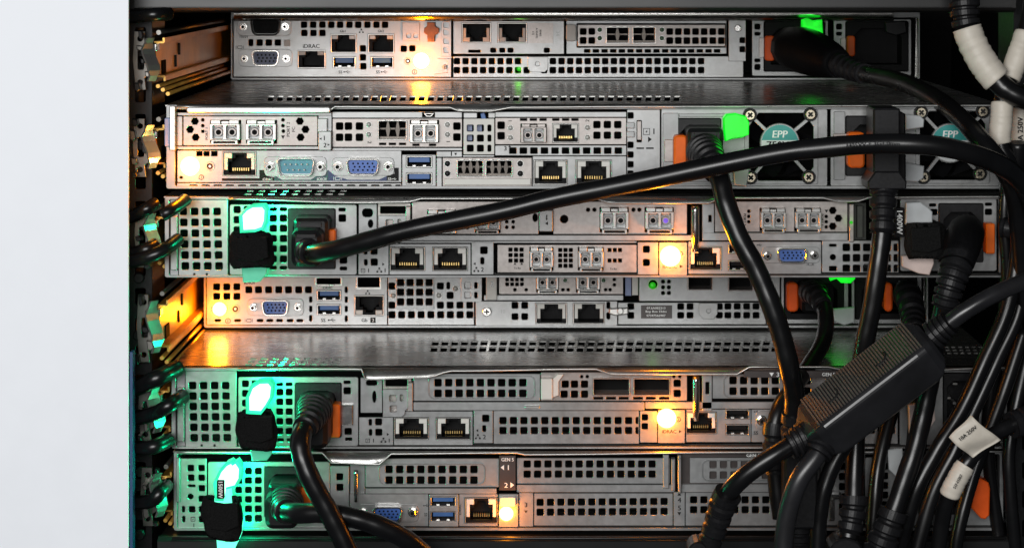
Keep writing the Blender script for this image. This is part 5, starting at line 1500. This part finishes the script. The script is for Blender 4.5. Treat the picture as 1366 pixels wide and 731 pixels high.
q = MB(0.0); q.tube(dr, .0049, 16); q.build('cable', RUBBER2, root)
relief(dr[1:11], .0085, .0068, 4, root, flat=.85)

# cords at the right-hand edge
root, pts, r = cord('black cord with a ribbed sleeve and white wrapped tape in the upper corner', [(1283, -40, -30), (1286, 0, -32), (1290, 38, -34), (1306, 75, -36), (1330, 108, -38), (1352, 126, -40), (1390, 140, -40)], 14, reliefs=((.4, 2.0, 1.55, 1.3, 5),), sleeves=((2.05, 4.05, 1.35),))
cord('black cord at the upper corner with a printed white sleeve', [(1378, -20, -20), (1372, 30, -24), (1358, 75, -28), (1345, 108, -30), (1338, 128, -32), (1336, 160, -34), (1334, 190, -36), (1345, 215, -36), (1365, 240, -30), (1385, 262, -24)], 11, sleeves=((1.3, 2.9, 1.35), (4.3, 6.1, 1.32)))
root, pts, r = cord('black cord along the edge with a sleeve reading 10A 250V', [(1375, 110, -10), (1362, 150, -12), (1360, 200, -12), (1362, 260, -12), (1358, 340, -10)], 9, sleeves=((.9, 2.1, 1.5),))
lettering(on(-.0185), '10A 250V', 1361, 176, 7, -.3, PRINT, root, -90)
for k, (lab, x0, x1_, xm) in enumerate((('outer cord of the pair crossing from the edge to the bottom', 1366, 1228, 4), ('inner cord of the pair crossing from the edge to the bottom', 1350, 1204, 0))):
    cord(lab, [(1352 + 6 * k, 190, -30 - 6 * k), (1350 + 5 * k, 260, -26 - 5 * k), (1362 - 4 * k, 330, -20 - 4 * k), (x0 - 6, 410, -22 - 6 * k), (x0 - 36, 480, -26 - 6 * k), (x0 - 66, 545, -30 - 6 * k), (x1_ + 46, 600, -34 - 6 * k), (x1_ + 16, 660, -36 - 6 * k), (x1_ - 8, 745, -36)], 9.6 + k * .8)
root, pts, r = cord('black cord carrying a white paper flag printed 10A 250V', [(1390, 556, -40), (1352, 566, -46), (1325, 580, -50), (1304, 600, -54), (1288, 620, -56), (1272, 648, -56), (1262, 672, -54), (1256, 700, -50), (1250, 745, -46)], 10.5, sleeves=((4.05, 5.55, 1.3),), reliefs=((.3, 1.1, 2.0, 1.7, 3),))
c4 = [(1295, 553), (1334, 588), (1297, 612), (1266, 583)]
def flagpt(u, v, o=0.0):
    x = (c4[0][0] * (1 - u) + c4[1][0] * u) * (1 - v) + (c4[3][0] * (1 - u) + c4[2][0] * u) * v
    y = (c4[0][1] * (1 - u) + c4[1][1] * u) * (1 - v) + (c4[3][1] * (1 - u) + c4[2][1] * u) * v
    b = 2.2 * math.sin(math.pi * u * 1.1 + .2) + 1.4 * math.sin(2.6 * v + u * 2) + .5 * math.sin(9 * u + 4 * v)
    return U(x + 1.2 * math.sin(v * 6 + u), y + 1.5 * math.sin(u * 5), -.0615 - b * .001 + o)
q = MB(0.0); n = 10
ga = [[q.vert(flagpt(i / n, k / n)) for i in range(n + 1)] for k in range(n + 1)]
gb = [[q.vert(flagpt(i / n, k / n, .0005)) for i in range(n + 1)] for k in range(n + 1)]
for k in range(n):
    for i in range(n):
        q.face((ga[k][i], ga[k][i + 1], ga[k + 1][i + 1], ga[k + 1][i]), True); q.face((gb[k][i], gb[k + 1][i], gb[k + 1][i + 1], gb[k][i + 1]), True)
q.bridge(ga[0], gb[0], False, False); q.bridge(ga[n], gb[n], False, False)
q.bridge([r_[0] for r_ in ga], [r_[0] for r_ in gb], False, False); q.bridge([r_[n] for r_ in ga], [r_[n] for r_ in gb], False, False)
q.build('paper_flag', LABEL, root)
lettering(on(-.060), '10A 250V', 1288, 574, 5.0, -6.4, PRINT, root, -38)
lettering(on(-.060), 'S1F-H3B7', 1276, 640, 4, -3.4, PRINT, root, -62, .9)
cord('dark cord entering from the edge beside the third server', [(1400, 318, -20), (1368, 310, -22), (1348, 305, -22), (1338, 303, -20)], 9, reliefs=((1.0, 2.9, 1.3, 1.5, 2),))
cord('black cord rising through the lower corner behind the paper flag', [(1366, 440, -8), (1340, 520, -14), (1318, 580, -20), (1296, 640, -26), (1280, 700, -30), (1270, 760, -30)], 9.5)

# cord loops at the left-hand edge, beside the rail ends
def loop(label, P, r, m=None):
    cord(label, P, r, m or RUBBER, group='cord loops beside the rail ends')
loop('cord stub above the topmost server rail', [(150, 26, 0), (180, 22, -8), (205, 20, -14), (226, 19, -6)], 9)
loop('upper cord stub beside the third server, nearer the panel', [(150, 296, 0), (178, 288, -10), (194, 280, -16), (209, 271, -12)], 9)
loop('upper cord stub beside the third server, nearer the bay cover', [(217, 287, -26), (226, 282, -26), (237, 275, -20), (247, 267, -12)], 8.5)
loop('lower cord stub beside the third server, nearer the panel', [(150, 344, 0), (178, 338, -10), (194, 333, -16), (208, 326, -12)], 9)
loop('lower cord stub beside the third server, nearer the bay cover', [(174, 349, -14), (198, 343, -22), (220, 333, -20), (238, 319, -10)], 9)
loop('thick cord stub above the lower bay cover', [(150, 528, 0), (180, 518, -10), (208, 505, -20), (238, 490, -8)], 11.5)
loop('long bent cord beside the lower bay cover', [(150, 561, 0), (180, 558, -10), (208, 550, -20), (228, 539, -22), (244, 528, -8)], 10)
loop('straight cord stub below the lower bay cover rail', [(150, 597, 0), (180, 597, -10), (204, 596, -20), (226, 586, -10)], 10)
loop('cord stub beside the lowest server rail', [(150, 668, 0), (180, 670, -10), (203, 667, -20), (214, 656, -20), (222, 647, -8)], 9.5)
for lab, P, r_ in (('dark cord dropping behind the splitter to the bottom edge', [(1224, 440, 10), (1206, 500, 4), (1186, 560, -6), (1172, 620, -14), (1166, 680, -18), (1162, 750, -20)], 10),
                   ('dark cord hugging the rack post beside the third server', [(1346, 215, -10), (1340, 290, -12), (1344, 370, -10), (1336, 450, -6), (1322, 520, -4), (1318, 600, -2), (1330, 700, 0), (1336, 760, 0)], 9),
                   ('dark cord in the lower corner beside the red-orange latch', [(1372, 470, -4), (1356, 540, -10), (1346, 600, -14), (1348, 660, -14), (1356, 750, -10)], 9),
                   ('dark cord under the splitter reaching the bottom edge', [(1165, 545, -50), (1122, 600, -56), (1100, 650, -58), (1092, 700, -58), (1090, 760, -58)], 11)):
    cord(lab, P, r_)
